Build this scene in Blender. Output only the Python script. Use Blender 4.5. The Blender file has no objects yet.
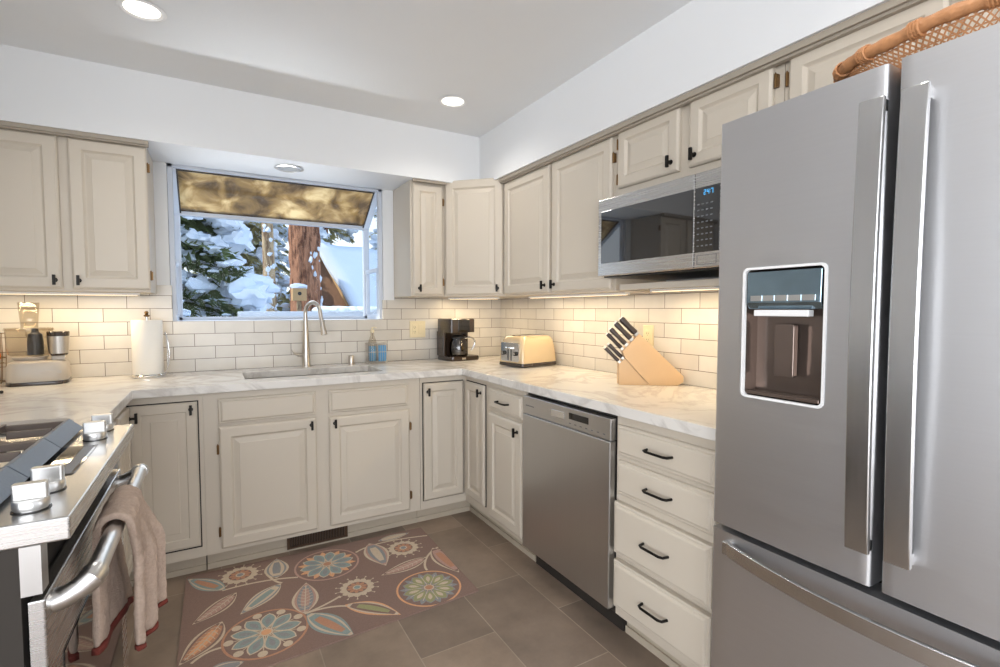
import bpy, bmesh, math, random
from mathutils import Vector, Matrix, noise
PI = math.pi
rnd = random.Random(7)
sc = bpy.context.scene
COL = sc.collection

# ---------------------------------------------------------------- camera, world, light
cam_d = bpy.data.cameras.new('camera')
cam_d.sensor_width = 36.0
cam_d.lens = 496.6 / 1000 * 36.0
cam_d.clip_start = 0.02
cam = bpy.data.objects.new('camera', cam_d)
COL.objects.link(cam)
cam.location = (0, 0, 1.266)
cam.rotation_euler = (PI / 2 - 0.0482, 0, -0.5245)
sc.camera = cam

vs = sc.view_settings
vs.view_transform = 'Standard'
vs.look = 'None'
vs.gamma = 1
vs.use_curve_mapping = False
vs.exposure = 0.0

w = bpy.data.worlds.new('sky')
sc.world = w
w.use_nodes = True
nt = w.node_tree
bgn = nt.nodes['Background']
tc = nt.nodes.new('ShaderNodeTexCoord')
sp = nt.nodes.new('ShaderNodeSeparateXYZ')
rmp = nt.nodes.new('ShaderNodeValToRGB')
rmp.color_ramp.elements[0].position = 0.0
rmp.color_ramp.elements[0].color = (0.95, 0.98, 1.0, 1)
rmp.color_ramp.elements[1].position = 0.7
rmp.color_ramp.elements[1].color = (0.45, 0.66, 1.0, 1)
nt.links.new(tc.outputs['Generated'], sp.inputs[0])
nt.links.new(sp.outputs['Z'], rmp.inputs[0])
nt.links.new(rmp.outputs[0], bgn.inputs[0])
bgn.inputs[1].default_value = 1.5


def lamp(name, kind, loc, rot, power, color=(1, 1, 1), size=None, sizey=None, spot=None, blend=0.5, parent=None, radius=None, spread=None):
    d = bpy.data.lights.new(name, kind)
    d.energy = power
    d.color = color
    if kind == 'AREA':
        d.shape = 'RECTANGLE' if sizey else 'SQUARE'
        d.size = size
        if sizey:
            d.size_y = sizey
        if spread:
            d.spread = spread
    if kind == 'SPOT':
        d.spot_size = spot
        d.spot_blend = blend
    if radius is not None and kind in ('SPOT', 'POINT'):
        d.shadow_soft_size = radius
    o = bpy.data.objects.new(name, d)
    COL.objects.link(o)
    o.location = loc
    o.rotation_euler = rot
    if parent:
        o.parent = parent
    return o


sun = lamp('sun', 'SUN', (-6, 3, 9), Vector((0.85, -0.08, -0.52)).to_track_quat('-Z', 'Y').to_euler(), 3.2, (1.0, 0.9, 0.74))
sun.data.angle = math.radians(0.6)
# added fill lamps shining in through unseen window openings behind the camera
lamp('rear_fill', 'AREA', (-0.7, -3.35, 1.25), (PI / 2 + 0.26, 0, 0), 150, (0.93, 0.96, 1.0), 3.8, 2.1)
lamp('side_fill', 'AREA', (-3.85, -1.75, 1.25), (PI / 2 + 0.30, 0, -PI / 2), 165, (0.93, 0.96, 1.0), 2.4, 2.1)
# daylight through the garden window, and an added hidden lamp for sun glancing off the snow
lamp('snow_glance', 'AREA', (0.25, 3.98, 1.04), Vector((0.0, -1.0, 1.02)).to_track_quat('-Z', 'Y').to_euler(), 1.0, (0.95, 0.97, 1.0), 1.0, 0.10, spread=math.radians(34))
lamp('garden_daylight', 'AREA', (0.4, 4.25, 2.35), (math.radians(-52), 0, 0), 26, (0.86, 0.93, 1.0), 1.5, 0.9)


# ---------------------------------------------------------------- materials
def lin(c):
    def f(v):
        v /= 255.0
        return v / 12.92 if v <= 0.04045 else ((v + 0.055) / 1.055) ** 2.4
    return (f(c[0]), f(c[1]), f(c[2]), 1)


def mat(name, rgb, rough=0.5, metal=0.0, var=0.04, scale=8, bump=0.0, bscale=60, emis=None, estr=1, trans=0, spec=None, coat=0, alpha=None, ior=None):
    m = bpy.data.materials.new(name)
    m.use_nodes = True
    n = m.node_tree
    b = n.nodes['Principled BSDF']
    col = lin(rgb)
    b.inputs['Roughness'].default_value = rough
    b.inputs['Metallic'].default_value = metal
    if spec is not None:
        b.inputs['Specular IOR Level'].default_value = spec
    if ior:
        b.inputs['IOR'].default_value = ior
    if coat:
        b.inputs['Coat Weight'].default_value = coat
    if trans:
        b.inputs['Transmission Weight'].default_value = trans
    if alpha is not None:
        b.inputs['Alpha'].default_value = alpha
    t = n.nodes.new('ShaderNodeTexCoord')
    if var > 0:
        nz = n.nodes.new('ShaderNodeTexNoise')
        nz.inputs['Scale'].default_value = scale
        nz.inputs['Detail'].default_value = 4
        n.links.new(t.outputs['Object'], nz.inputs['Vector'])
        mx = n.nodes.new('ShaderNodeMixRGB')
        mx.inputs[1].default_value = tuple(v * (1 - var) for v in col[:3]) + (1,)
        mx.inputs[2].default_value = tuple(min(1, v * (1 + var)) for v in col[:3]) + (1,)
        n.links.new(nz.outputs['Fac'], mx.inputs[0])
        n.links.new(mx.outputs[0], b.inputs['Base Color'])
    else:
        b.inputs['Base Color'].default_value = col
    if bump:
        nb = n.nodes.new('ShaderNodeTexNoise')
        nb.inputs['Scale'].default_value = bscale
        nb.inputs['Detail'].default_value = 3
        n.links.new(t.outputs['Object'], nb.inputs['Vector'])
        bp = n.nodes.new('ShaderNodeBump')
        bp.inputs['Strength'].default_value = bump
        bp.inputs['Distance'].default_value = 0.004
        n.links.new(nb.outputs['Fac'], bp.inputs['Height'])
        n.links.new(bp.outputs[0], b.inputs['Normal'])
    if emis:
        b.inputs['Emission Color'].default_value = lin(emis)
        b.inputs['Emission Strength'].default_value = estr
    return m


def glass_mat(name, tint, refl=0.12, rough=0.0):
    """thin pane: transparent with a fresnel reflection"""
    m = bpy.data.materials.new(name)
    m.use_nodes = True
    n = m.node_tree
    n.nodes.clear()
    out = n.nodes.new('ShaderNodeOutputMaterial')
    mix = n.nodes.new('ShaderNodeMixShader')
    tr = n.nodes.new('ShaderNodeBsdfTransparent')
    gl = n.nodes.new('ShaderNodeBsdfGlossy')
    gl.inputs['Roughness'].default_value = rough
    lw = n.nodes.new('ShaderNodeLayerWeight')
    lw.inputs[0].default_value = 0.5
    pw = n.nodes.new('ShaderNodeMath')
    pw.operation = 'POWER'
    pw.inputs[1].default_value = 6
    ma = n.nodes.new('ShaderNodeMath')
    ma.operation = 'MULTIPLY_ADD'
    ma.inputs[1].default_value = 0.5
    ma.inputs[2].default_value = refl * 0.35
    tr.inputs[0].default_value = lin(tint)
    n.links.new(lw.outputs['Facing'], pw.inputs[0])
    n.links.new(pw.outputs[0], ma.inputs[0])
    n.links.new(ma.outputs[0], mix.inputs[0])
    n.links.new(tr.outputs[0], mix.inputs[1])
    n.links.new(gl.outputs[0], mix.inputs[2])
    n.links.new(mix.outputs[0], out.inputs[0])
    return m


def steel(name, rgb=(176, 176, 176), rough=0.3, axis='Z', stretch=30, aniso=0.0, rvar=0.04):
    m = bpy.data.materials.new(name)
    m.use_nodes = True
    n = m.node_tree
    b = n.nodes['Principled BSDF']
    b.inputs['Metallic'].default_value = 1
    t = n.nodes.new('ShaderNodeTexCoord')
    mp = n.nodes.new('ShaderNodeMapping')
    s = {'Z': (stretch * 4, stretch * 4, 2), 'Y': (stretch * 4, 2, stretch * 4), 'X': (2, 2, stretch * 6)}[axis]
    mp.inputs['Scale'].default_value = s
    nz = n.nodes.new('ShaderNodeTexNoise')
    nz.inputs['Scale'].default_value = 1
    nz.inputs['Detail'].default_value = 3
    n.links.new(t.outputs['Object'], mp.inputs[0])
    n.links.new(mp.outputs[0], nz.inputs['Vector'])
    mr = n.nodes.new('ShaderNodeMapRange')
    mr.inputs[3].default_value = rough - rvar
    mr.inputs[4].default_value = rough + rvar
    n.links.new(nz.outputs['Fac'], mr.inputs[0])
    n.links.new(mr.outputs[0], b.inputs['Roughness'])
    c = lin(rgb)
    mx = n.nodes.new('ShaderNodeMixRGB')
    mx.inputs[1].default_value = tuple(v * 0.97 for v in c[:3]) + (1,)
    mx.inputs[2].default_value = tuple(min(1, v * 1.03) for v in c[:3]) + (1,)
    n.links.new(nz.outputs['Fac'], mx.inputs[0])
    n.links.new(mx.outputs[0], b.inputs['Base Color'])
    if aniso:
        b.inputs['Anisotropic'].default_value = aniso
    return m


def tile_mat(name, horiz):
    """subway tile; horiz = 'X' or 'Y' is the wall's running direction"""
    m = bpy.data.materials.new(name)
    m.use_nodes = True
    n = m.node_tree
    b = n.nodes['Principled BSDF']
    t = n.nodes.new('ShaderNodeTexCoord')
    s = n.nodes.new('ShaderNodeSeparateXYZ')
    c = n.nodes.new('ShaderNodeCombineXYZ')
    n.links.new(t.outputs['Object'], s.inputs[0])
    ax = n.nodes.new('ShaderNodeMath')
    ax.operation = 'ADD'
    # joints measured from the photograph (object space = world here)
    ax.inputs[1].default_value = (0.193 + 0.203 * 20) if horiz == 'X' else (-1.806 + 0.203 * 30 + 0.1015)
    n.links.new(s.outputs[horiz], ax.inputs[0])
    az = n.nodes.new('ShaderNodeMath')
    az.operation = 'ADD'
    az.inputs[1].default_value = -0.914 + 0.0715 * 20
    n.links.new(s.outputs['Z'], az.inputs[0])
    n.links.new(ax.outputs[0], c.inputs[0])
    n.links.new(az.outputs[0], c.inputs[1])
    br = n.nodes.new('ShaderNodeTexBrick')
    br.offset = 0.5
    br.inputs['Scale'].default_value = 1
    br.inputs['Brick Width'].default_value = 0.203
    br.inputs['Row Height'].default_value = 0.0715
    br.inputs['Mortar Size'].default_value = 0.0016
    br.inputs['Mortar Smooth'].default_value = 0.3
    br.inputs['Color1'].default_value = lin((218, 212, 202))
    br.inputs['Color2'].default_value = lin((204, 197, 186))
    br.inputs['Mortar'].default_value = lin((112, 101, 90))
    n.links.new(c.outputs[0], br.inputs['Vector'])
    nz = n.nodes.new('ShaderNodeTexNoise')
    nz.inputs['Scale'].default_value = 14
    nz.inputs['Detail'].default_value = 2
    n.links.new(t.outputs['Object'], nz.inputs['Vector'])
    mx = n.nodes.new('ShaderNodeMixRGB')
    mx.blend_type = 'MULTIPLY'
    mx.inputs[0].default_value = 0.12
    n.links.new(br.outputs['Color'], mx.inputs[1])
    n.links.new(nz.outputs['Fac'], mx.inputs[2])
    n.links.new(mx.outputs[0], b.inputs['Base Color'])
    b.inputs['Roughness'].default_value = 0.22
    bp = n.nodes.new('ShaderNodeBump')
    bp.inputs['Strength'].default_value = 0.5
    bp.inputs['Distance'].default_value = 0.003
    inv = n.nodes.new('ShaderNodeMath')
    inv.operation = 'SUBTRACT'
    inv.inputs[0].default_value = 1
    n.links.new(br.outputs['Fac'], inv.inputs[1])
    ad = n.nodes.new('ShaderNodeMath')
    ad.operation = 'ADD'
    ml = n.nodes.new('ShaderNodeMath')
    ml.operation = 'MULTIPLY'
    ml.inputs[1].default_value = 0.35
    n.links.new(nz.outputs['Fac'], ml.inputs[0])
    n.links.new(inv.outputs[0], ad.inputs[0])
    n.links.new(ml.outputs[0], ad.inputs[1])
    n.links.new(ad.outputs[0], bp.inputs['Height'])
    n.links.new(bp.outputs[0], b.inputs['Normal'])
    return m


def floor_mat():
    m = bpy.data.materials.new('slate_floor_tile')
    m.use_nodes = True
    n = m.node_tree
    b = n.nodes['Principled BSDF']
    t = n.nodes.new('ShaderNodeTexCoord')
    s = n.nodes.new('ShaderNodeSeparateXYZ')
    c = n.nodes.new('ShaderNodeCombineXYZ')
    n.links.new(t.outputs['Object'], s.inputs[0])
    ay = n.nodes.new('ShaderNodeMath')
    ay.inputs[1].default_value = -1.65 + 0.62 * 20
    n.links.new(s.outputs['Y'], ay.inputs[0])
    axx = n.nodes.new('ShaderNodeMath')
    axx.inputs[1].default_value = -0.932 + 0.308 * 20
    n.links.new(s.outputs['X'], axx.inputs[0])
    n.links.new(ay.outputs[0], c.inputs[0])
    n.links.new(axx.outputs[0], c.inputs[1])
    br = n.nodes.new('ShaderNodeTexBrick')
    br.offset = 0.5
    br.inputs['Scale'].default_value = 1
    br.inputs['Brick Width'].default_value = 0.62
    br.inputs['Row Height'].default_value = 0.308
    br.inputs['Mortar Size'].default_value = 0.0022
    br.inputs['Mortar Smooth'].default_value = 0.2
    br.inputs['Color1'].default_value = lin((156, 136, 118))
    br.inputs['Color2'].default_value = lin((120, 105, 92))
    br.inputs['Mortar'].default_value = lin((165, 150, 132))
    n.links.new(c.outputs[0], br.inputs['Vector'])
    nz = n.nodes.new('ShaderNodeTexNoise')
    nz.inputs['Scale'].default_value = 3.5
    nz.inputs['Detail'].default_value = 7
    nz.inputs['Roughness'].default_value = 0.65
    n.links.new(t.outputs['Object'], nz.inputs['Vector'])
    rp = n.nodes.new('ShaderNodeMapRange')
    rp.inputs[1].default_value = 0.3
    rp.inputs[2].default_value = 0.7
    rp.inputs[3].default_value = 0.72
    rp.inputs[4].default_value = 1.2
    n.links.new(nz.outputs['Fac'], rp.inputs[0])
    mx = n.nodes.new('ShaderNodeMixRGB')
    mx.blend_type = 'MULTIPLY'
    mx.inputs[0].default_value = 1
    n.links.new(br.outputs['Color'], mx.inputs[1])
    n.links.new(rp.outputs[0], mx.inputs[2])
    n.links.new(mx.outputs[0], b.inputs['Base Color'])
    b.inputs['Roughness'].default_value = 0.42
    bp = n.nodes.new('ShaderNodeBump')
    bp.inputs['Strength'].default_value = 0.25
    bp.inputs['Distance'].default_value = 0.002
    n.links.new(nz.outputs['Fac'], bp.inputs['Height'])
    n.links.new(bp.outputs[0], b.inputs['Normal'])
    return m


def quartz_mat():
    m = bpy.data.materials.new('veined_white_quartz')
    m.use_nodes = True
    n = m.node_tree
    b = n.nodes['Principled BSDF']
    t = n.nodes.new('ShaderNodeTexCoord')
    nz = n.nodes.new('ShaderNodeTexNoise')
    nz.inputs['Scale'].default_value = 2.2
    nz.inputs['Detail'].default_value = 8
    nz.inputs['Roughness'].default_value = 0.6
    nz.inputs['Distortion'].default_value = 1.6
    n.links.new(t.outputs['Object'], nz.inputs['Vector'])
    r = n.nodes.new('ShaderNodeValToRGB')
    e = r.color_ramp.elements
    e[0].position = 0.44
    e[0].color = lin((216, 212, 206))
    e[1].position = 0.5
    e[1].color = lin((196, 191, 185))
    k = r.color_ramp.elements.new(0.55)
    k.color = lin((217, 213, 207))
    n.links.new(nz.outputs['Fac'], r.inputs[0])
    n.links.new(r.outputs[0], b.inputs['Base Color'])
    b.inputs['Roughness'].default_value = 0.2
    return m


M = {}
M['paint'] = mat('white_wall_paint', (222, 223, 224), 0.6, var=0.01)
M['ceil'] = mat('ceiling_paint', (228, 230, 232), 0.65, var=0.01, bump=0.08, bscale=90)
M['trim'] = mat('white_window_frame', (196, 202, 212), 0.4, var=0.01)
M['cab'] = mat('cream_cabinet_paint', (197, 187, 172), 0.42, var=0.025, scale=3)
M['cabmould'] = mat('taupe_moulding_paint', (160, 150, 136), 0.45, var=0.02)
M['gapdark'] = mat('dark_cabinet_gap', (40, 34, 28), 0.8, var=0)
M['toe'] = mat('toe_kick_paint', (180, 168, 150), 0.5, var=0.03)
M['black'] = mat('matte_black_metal', (28, 25, 22), 0.38, 0.6, var=0.05)
M['brass'] = mat('aged_brass', (120, 92, 58), 0.4, 0.8, var=0.1, scale=80)
M['steel'] = steel('brushed_steel', (186, 186, 188), 0.30, 'Z')
M['steel_h'] = steel('brushed_steel_horizontal', (205, 204, 203), 0.27, 'X')
M['fridge'] = steel('fridge_steel', (206, 206, 208), 0.42, 'X')
M['fridgeh'] = steel('fridge_handle_steel', (212, 212, 212), 0.24, 'Z')
M['dwsteel'] = steel('dishwasher_steel', (196, 195, 194), 0.33, 'Z')
M['chrome'] = mat('polished_chrome', (215, 215, 215), 0.12, 1, var=0.02)
M['satin'] = mat('satin_aluminium', (214, 213, 211), 0.3, 1, var=0.02)
M['nickel'] = mat('satin_nickel', (196, 190, 182), 0.28, 1, var=0.02)
M['dark'] = mat('dark_plastic', (34, 32, 31), 0.35, var=0.05)
M['darkgloss'] = mat('black_glass', (14, 13, 13), 0.04, var=0, coat=0.3)
M['mwglass'] = mat('microwave_glass', (22, 22, 24), 0.03, var=0, spec=0.9, coat=1)
M['iron'] = mat('cast_iron_grate', (104, 113, 124), 0.4, 0.3, var=0.1, bump=0.2, bscale=200)
M['irond'] = mat('dark_iron_burner', (92, 80, 72), 0.45, 0.1, var=0.1)
M['wood'] = mat('light_beech', (206, 172, 132), 0.45, var=0.1, scale=6)
M['knife'] = mat('dark_knife_handle', (52, 40, 34), 0.35, var=0.2, scale=120)
M['glass'] = glass_mat('clear_glass', (250, 252, 253), 0.006)
M['cglass'] = glass_mat('clear_plastic', (244, 241, 236), 0.08)
M['dglass'] = glass_mat('smoked_glass', (150, 132, 120), 0.35)
M['paper'] = mat('white_paper', (240, 236, 228), 0.9, var=0.02, bump=0.15, bscale=120)
M['toast'] = mat('cream_enamel', (198, 174, 136), 0.2, var=0.01, coat=0.6)
M['proc'] = mat('silver_plastic', (184, 176, 166), 0.42, 0.15, var=0.02)
M['cof'] = mat('brown_black_plastic', (52, 40, 32), 0.25, var=0.05, coat=0.4)
M['ivory'] = mat('ivory_plastic', (222, 208, 172), 0.4, var=0.01)
M['orange'] = mat('orange_peel', (232, 130, 50), 0.5, var=0.1, bump=0.2, bscale=150)
M['blue'] = mat('blue_sponge', (96, 160, 205), 0.8, var=0.15, scale=90, bump=0.5, bscale=120)
M['wick'] = mat('honey_wicker', (176, 124, 82), 0.55, var=0.3, scale=60, bump=0.5, bscale=160)
M['towel'] = mat('taupe_terry', (186, 164, 148), 0.95, var=0.22, scale=140, bump=1.0, bscale=420)
M['hem'] = mat('rust_hem', (112, 46, 36), 0.9, var=0.1, scale=100, bump=0.5, bscale=300)
M['vent'] = mat('bronze_vent', (86, 66, 50), 0.45, 0.4, var=0.08)
M['rim'] = mat('light_trim_ring', (232, 232, 232), 0.4, var=0)
M['led'] = mat('lamp_lens', (255, 250, 240), 0.5, var=0, emis=(255, 246, 232), estr=3.0)
M['strip'] = mat('led_strip', (255, 236, 200), 0.5, var=0, emis=(255, 226, 180), estr=2.0)
M['offled'] = mat('unlit_lamp_lens', (150, 150, 150), 0.5, var=0)
M['tile_back'] = tile_mat('subway_tile_back', 'X')
M['tile_right'] = tile_mat('subway_tile_right', 'Y')
M['floor'] = floor_mat()
M['quartz'] = quartz_mat()
M['sinksteel'] = steel('sink_steel', (150, 146, 140), 0.3, 'X')
M['display'] = mat('blue_display', (20, 40, 60), 0.2, var=0, emis=(90, 190, 255), estr=1.2)
M['mark'] = mat('grey_panel_print', (120, 122, 126), 0.5, var=0)
M['snow'] = mat('snow', (222, 231, 242), 0.75, var=0.03, bump=0.3, bscale=20)
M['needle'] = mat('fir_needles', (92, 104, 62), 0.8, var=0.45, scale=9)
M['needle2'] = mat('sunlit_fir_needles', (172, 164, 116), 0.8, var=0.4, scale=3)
M['bark'] = mat('pine_bark', (150, 112, 92), 0.9, var=0.4, scale=14, bump=1.0, bscale=18)
M['bark2'] = mat('pale_bark', (176, 152, 124), 0.9, var=0.25, scale=10, bump=0.8, bscale=22)
M['cabin'] = mat('cabin_boards', (124, 92, 70), 0.85, var=0.25, scale=12)
M['birdwood'] = mat('birdhouse_wood', (196, 158, 112), 0.8, var=0.1)


def bark_mat(name, c1, c2, sc_=7.0):
    m = bpy.data.materials.new(name)
    m.use_nodes = True
    n = m.node_tree
    b = n.nodes['Principled BSDF']
    b.inputs['Roughness'].default_value = 0.9
    t = n.nodes.new('ShaderNodeTexCoord')
    mp = n.nodes.new('ShaderNodeMapping')
    mp.inputs['Scale'].default_value = (1.0, 1.0, 0.22)
    nz = n.nodes.new('ShaderNodeTexNoise')
    nz.inputs['Scale'].default_value = sc_ * 2.2
    nz.inputs['Detail'].default_value = 6
    nz.inputs['Roughness'].default_value = 0.7
    r = n.nodes.new('ShaderNodeValToRGB')
    r.color_ramp.elements[0].position = 0.40
    r.color_ramp.elements[0].color = lin(c2)
    r.color_ramp.elements[1].position = 0.56
    r.color_ramp.elements[1].color = lin(c1)
    bp = n.nodes.new('ShaderNodeBump')
    bp.inputs['Strength'].default_value = 1.0
    bp.inputs['Distance'].default_value = 0.04
    n.links.new(t.outputs['Object'], mp.inputs[0])
    n.links.new(mp.outputs[0], nz.inputs['Vector'])
    n.links.new(nz.outputs['Fac'], r.inputs[0])
    n.links.new(r.outputs[0], b.inputs['Base Color'])
    n.links.new(nz.outputs['Fac'], bp.inputs['Height'])
    n.links.new(bp.outputs[0], b.inputs['Normal'])
    return m


M['bark'] = bark_mat('fissured_pine_bark', (178, 128, 98), (92, 58, 42))
M['bark2'] = bark_mat('pale_fissured_bark', (196, 172, 138), (126, 100, 76), 9.0)

# ---------------------------------------------------------------- helpers
def settag(o, label=None, cat=None, group=None, kind=None):
    if label: o['label'] = label
    if cat: o['category'] = cat
    if group: o['group'] = group
    if kind: o['kind'] = kind
    return o


def thing(name, label, cat, loc=(0, 0, 0), rz=0, group=None):
    o = bpy.data.objects.new(name, None)
    o.empty_display_size = 0.05
    COL.objects.link(o)
    o.location = loc
    o.rotation_euler = (0, 0, rz)
    return settag(o, label, cat, group)


def wloc(o):
    v = Vector((0, 0, 0))
    while o:
        v += Vector(o.location)
        o = o.parent
    return v


def obj(name, bm, m, parent=None, smooth=False, world=False, bevel=0, seg=2, mods=None, label=None):
    """one mesh object; world=True: vertices given in world coordinates under an unrotated parent"""
    if world and parent is not None:
        bmesh.ops.translate(bm, verts=bm.verts, vec=-wloc(parent))
    bmesh.ops.recalc_face_normals(bm, faces=bm.faces)
    me = bpy.data.meshes.new(name)
    bm.to_mesh(me)
    bm.free()
    ms = m if isinstance(m, (list, tuple)) else [m]
    for x in ms:
        me.materials.append(x)
    if smooth:
        for p in me.polygons:
            p.use_smooth = True
    o = bpy.data.objects.new(name, me)
    COL.objects.link(o)
    if parent is not None:
        o.parent = parent
    if bevel:
        b = o.modifiers.new('bevel', 'BEVEL')
        b.width = bevel
        b.segments = seg
        b.limit_method = 'ANGLE'
        b.angle_limit = math.radians(40)
        if smooth:
            b.harden_normals = False
    if smooth and not mods:
        try:
            me.set_sharp_from_angle(angle=math.radians(42))
        except Exception:
            pass
    if label:
        o['label'] = label
    return o


def BM():
    return bmesh.new()


def box(bm, x0, x1, y0, y1, z0, z1, mi=0, mtx=None):
    co = [(x, y, z) for x in (x0, x1) for y in (y0, y1) for z in (z0, z1)]
    vs_ = [bm.verts.new(mtx @ Vector(c) if mtx else c) for c in co]
    for f in ((0, 1, 3, 2), (4, 6, 7, 5), (0, 4, 5, 1), (2, 3, 7, 6), (0, 2, 6, 4), (1, 5, 7, 3)):
        fc = bm.faces.new([vs_[i] for i in f])
        fc.material_index = mi
    return bm


def frame_of(axis):
    a = Vector(axis).normalized()
    t = Vector((0, 0, 1)) if abs(a.z) < 0.9 else Vector((1, 0, 0))
    u = a.cross(t).normalized()
    return u, a.cross(u).normalized()


def cyl(bm, p0, p1, r0, r1=None, n=24, cap=True, mi=0):
    r1 = r0 if r1 is None else r1
    p0, p1 = Vector(p0), Vector(p1)
    u, v = frame_of(p1 - p0)
    A, B = [], []
    for i in range(n):
        a = 2 * PI * i / n
        d = u * math.cos(a) + v * math.sin(a)
        A.append(bm.verts.new(p0 + d * r0))
        B.append(bm.verts.new(p1 + d * r1))
    for i in range(n):
        f = bm.faces.new((A[i], A[(i + 1) % n], B[(i + 1) % n], B[i]))
        f.material_index = mi
    if cap:
        bm.faces.new(A).material_index = mi
        bm.faces.new(B).material_index = mi
    return bm


def tube(bm, pts, r, n=10, closed=False, mi=0, flat=1.0):
    pts = [Vector(p) for p in pts]
    rings = []
    N = len(pts)
    prev = None
    for i, p in enumerate(pts):
        if closed:
            d = pts[(i + 1) % N] - pts[i - 1]
        else:
            d = pts[min(i + 1, N - 1)] - pts[max(i - 1, 0)]
        d.normalize()
        if prev is None:
            u, v = frame_of(d)
        else:
            u = (prev - d * prev.dot(d)).normalized()
            v = d.cross(u).normalized()
        prev = u
        rr = r[i] if isinstance(r, (list, tuple)) else r
        rings.append([bm.verts.new(p + (u * math.cos(2 * PI * k / n) + v * math.sin(2 * PI * k / n) * flat) * rr) for k in range(n)])
    for i in range(N if closed else N - 1):
        A, B = rings[i], rings[(i + 1) % N]
        for k in range(n):
            bm.faces.new((A[k], A[(k + 1) % n], B[(k + 1) % n], B[k])).material_index = mi
    if not closed:
        bm.faces.new(rings[0]).material_index = mi
        bm.faces.new(rings[-1]).material_index = mi
    return bm


def lathe(bm, prof, c=(0, 0, 0), n=32, cap=True, mi=0, sx=1, sy=1):
    rings = []
    for (r, z) in prof:
        rings.append([bm.verts.new((c[0] + r * sx * math.cos(2 * PI * k / n), c[1] + r * sy * math.sin(2 * PI * k / n), c[2] + z)) for k in range(n)])
    for A, B in zip(rings, rings[1:]):
        for k in range(n):
            bm.faces.new((A[k], A[(k + 1) % n], B[(k + 1) % n], B[k])).material_index = mi
    if cap:
        bm.faces.new(rings[0]).material_index = mi
        bm.faces.new(rings[-1]).material_index = mi
    return bm


def prism(bm, poly, h0, h1, mtx=None, mi=0, top=None):
    """poly: list (a,b); extruded on third axis; mtx maps (a,b,h)"""
    mtx = mtx or Matrix()
    A = [bm.verts.new(mtx @ Vector((a, b, h0))) for a, b in poly]
    tp = top or poly
    B = [bm.verts.new(mtx @ Vector((a, b, h1))) for a, b in tp]
    n = len(poly)
    for i in range(n):
        bm.faces.new((A[i], A[(i + 1) % n], B[(i + 1) % n], B[i])).material_index = mi
    bm.faces.new(A).material_index = mi
    bm.faces.new(B).material_index = mi
    return bm


def rrect(w, h, r, n=5, cx=0, cy=0):
    pts = []
    for (sx, sy, a0) in ((1, 1, 0), (-1, 1, 90), (-1, -1, 180), (1, -1, 270)):
        for i in range(n + 1):
            a = math.radians(a0 + 90 * i / n)
            pts.append((cx + sx * (w / 2 - r) + r * math.cos(a), cy + sy * (h / 2 - r) + r * math.sin(a)))
    return pts


def rings_loft(bm, loops, cap0=True, cap1=True, mi=0):
    R = [[bm.verts.new(p) for p in lp] for lp in loops]
    n = len(R[0])
    for A, B in zip(R, R[1:]):
        for k in range(n):
            bm.faces.new((A[k], A[(k + 1) % n], B[(k + 1) % n], B[k])).material_index = mi
    if cap0: bm.faces.new(R[0]).material_index = mi
    if cap1: bm.faces.new(R[-1]).material_index = mi
    return bm


def panel(bm, x0, x1, z0, z1, prof, yb=0.0):
    """door/drawer front: nested rectangles; prof = [(inset, depth towards -y)]"""
    loops = []
    for ins, d in prof:
        a, b, c, e = x0 + ins, x1 - ins, z0 + ins, z1 - ins
        loops.append([(a, yb - d, c), (b, yb - d, c), (b, yb - d, e), (a, yb - d, e)])
    return rings_loft(bm, loops)


def door_prof(t=0.02, st=0.055):
    return [(0, 0), (0, t - 0.007), (0.004, t - 0.003), (0.009, t), (st - 0.006, t), (st, t - 0.007), (st + 0.004, t - 0.010),
            (st + 0.008, t - 0.010), (st + 0.030, t - 0.003), (st + 0.031, t - 0.0015)]


def slab_prof(t=0.02):
    return [(0, 0), (0, t - 0.011), (0.004, t - 0.007), (0.010, t - 0.007), (0.014, t - 0.002), (0.019, t), (0.02, t)]


def pull_vertical(parent, x, z, y=0.0, L=0.046):
    b = BM()
    cyl(b, (x, y, z), (x, y - 0.02, z), 0.0055, n=10)
    box(b, x - 0.0055, x + 0.0055, y - 0.029, y - 0.018, z - L / 2, z + L / 2)
    cyl(b, (x, y, z), (x, y - 0.003, z), 0.010, n=12)
    return obj('pull', b, M['black'], parent, bevel=0.0015)


def pull_bar(parent, x, z, y=0.0, W=0.11):
    b = BM()
    pts = [(x - W / 2, y, z), (x - W / 2 + 0.004, y - 0.022, z), (x - W / 2 + 0.016, y - 0.028, z), (x + W / 2 - 0.016, y - 0.028, z),
           (x + W / 2 - 0.004, y - 0.022, z), (x + W / 2, y, z)]
    tube(b, pts, 0.0048, n=8)
    return obj('pull', b, M['black'], parent, smooth=True)


def hinge(parent, x, z, y=0.0):
    b = BM()
    cyl(b, (x, y - 0.012, z - 0.022), (x, y - 0.012, z + 0.022), 0.0045, n=10)
    cyl(b, (x, y - 0.012, z + 0.022), (x, y - 0.012, z + 0.027), 0.003, 0.0015, n=8)
    box(b, x - 0.001, x + 0.008, y - 0.013, y - 0.0005, z - 0.02, z + 0.02)
    return obj('hinge', b, M['brass'], parent)


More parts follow.
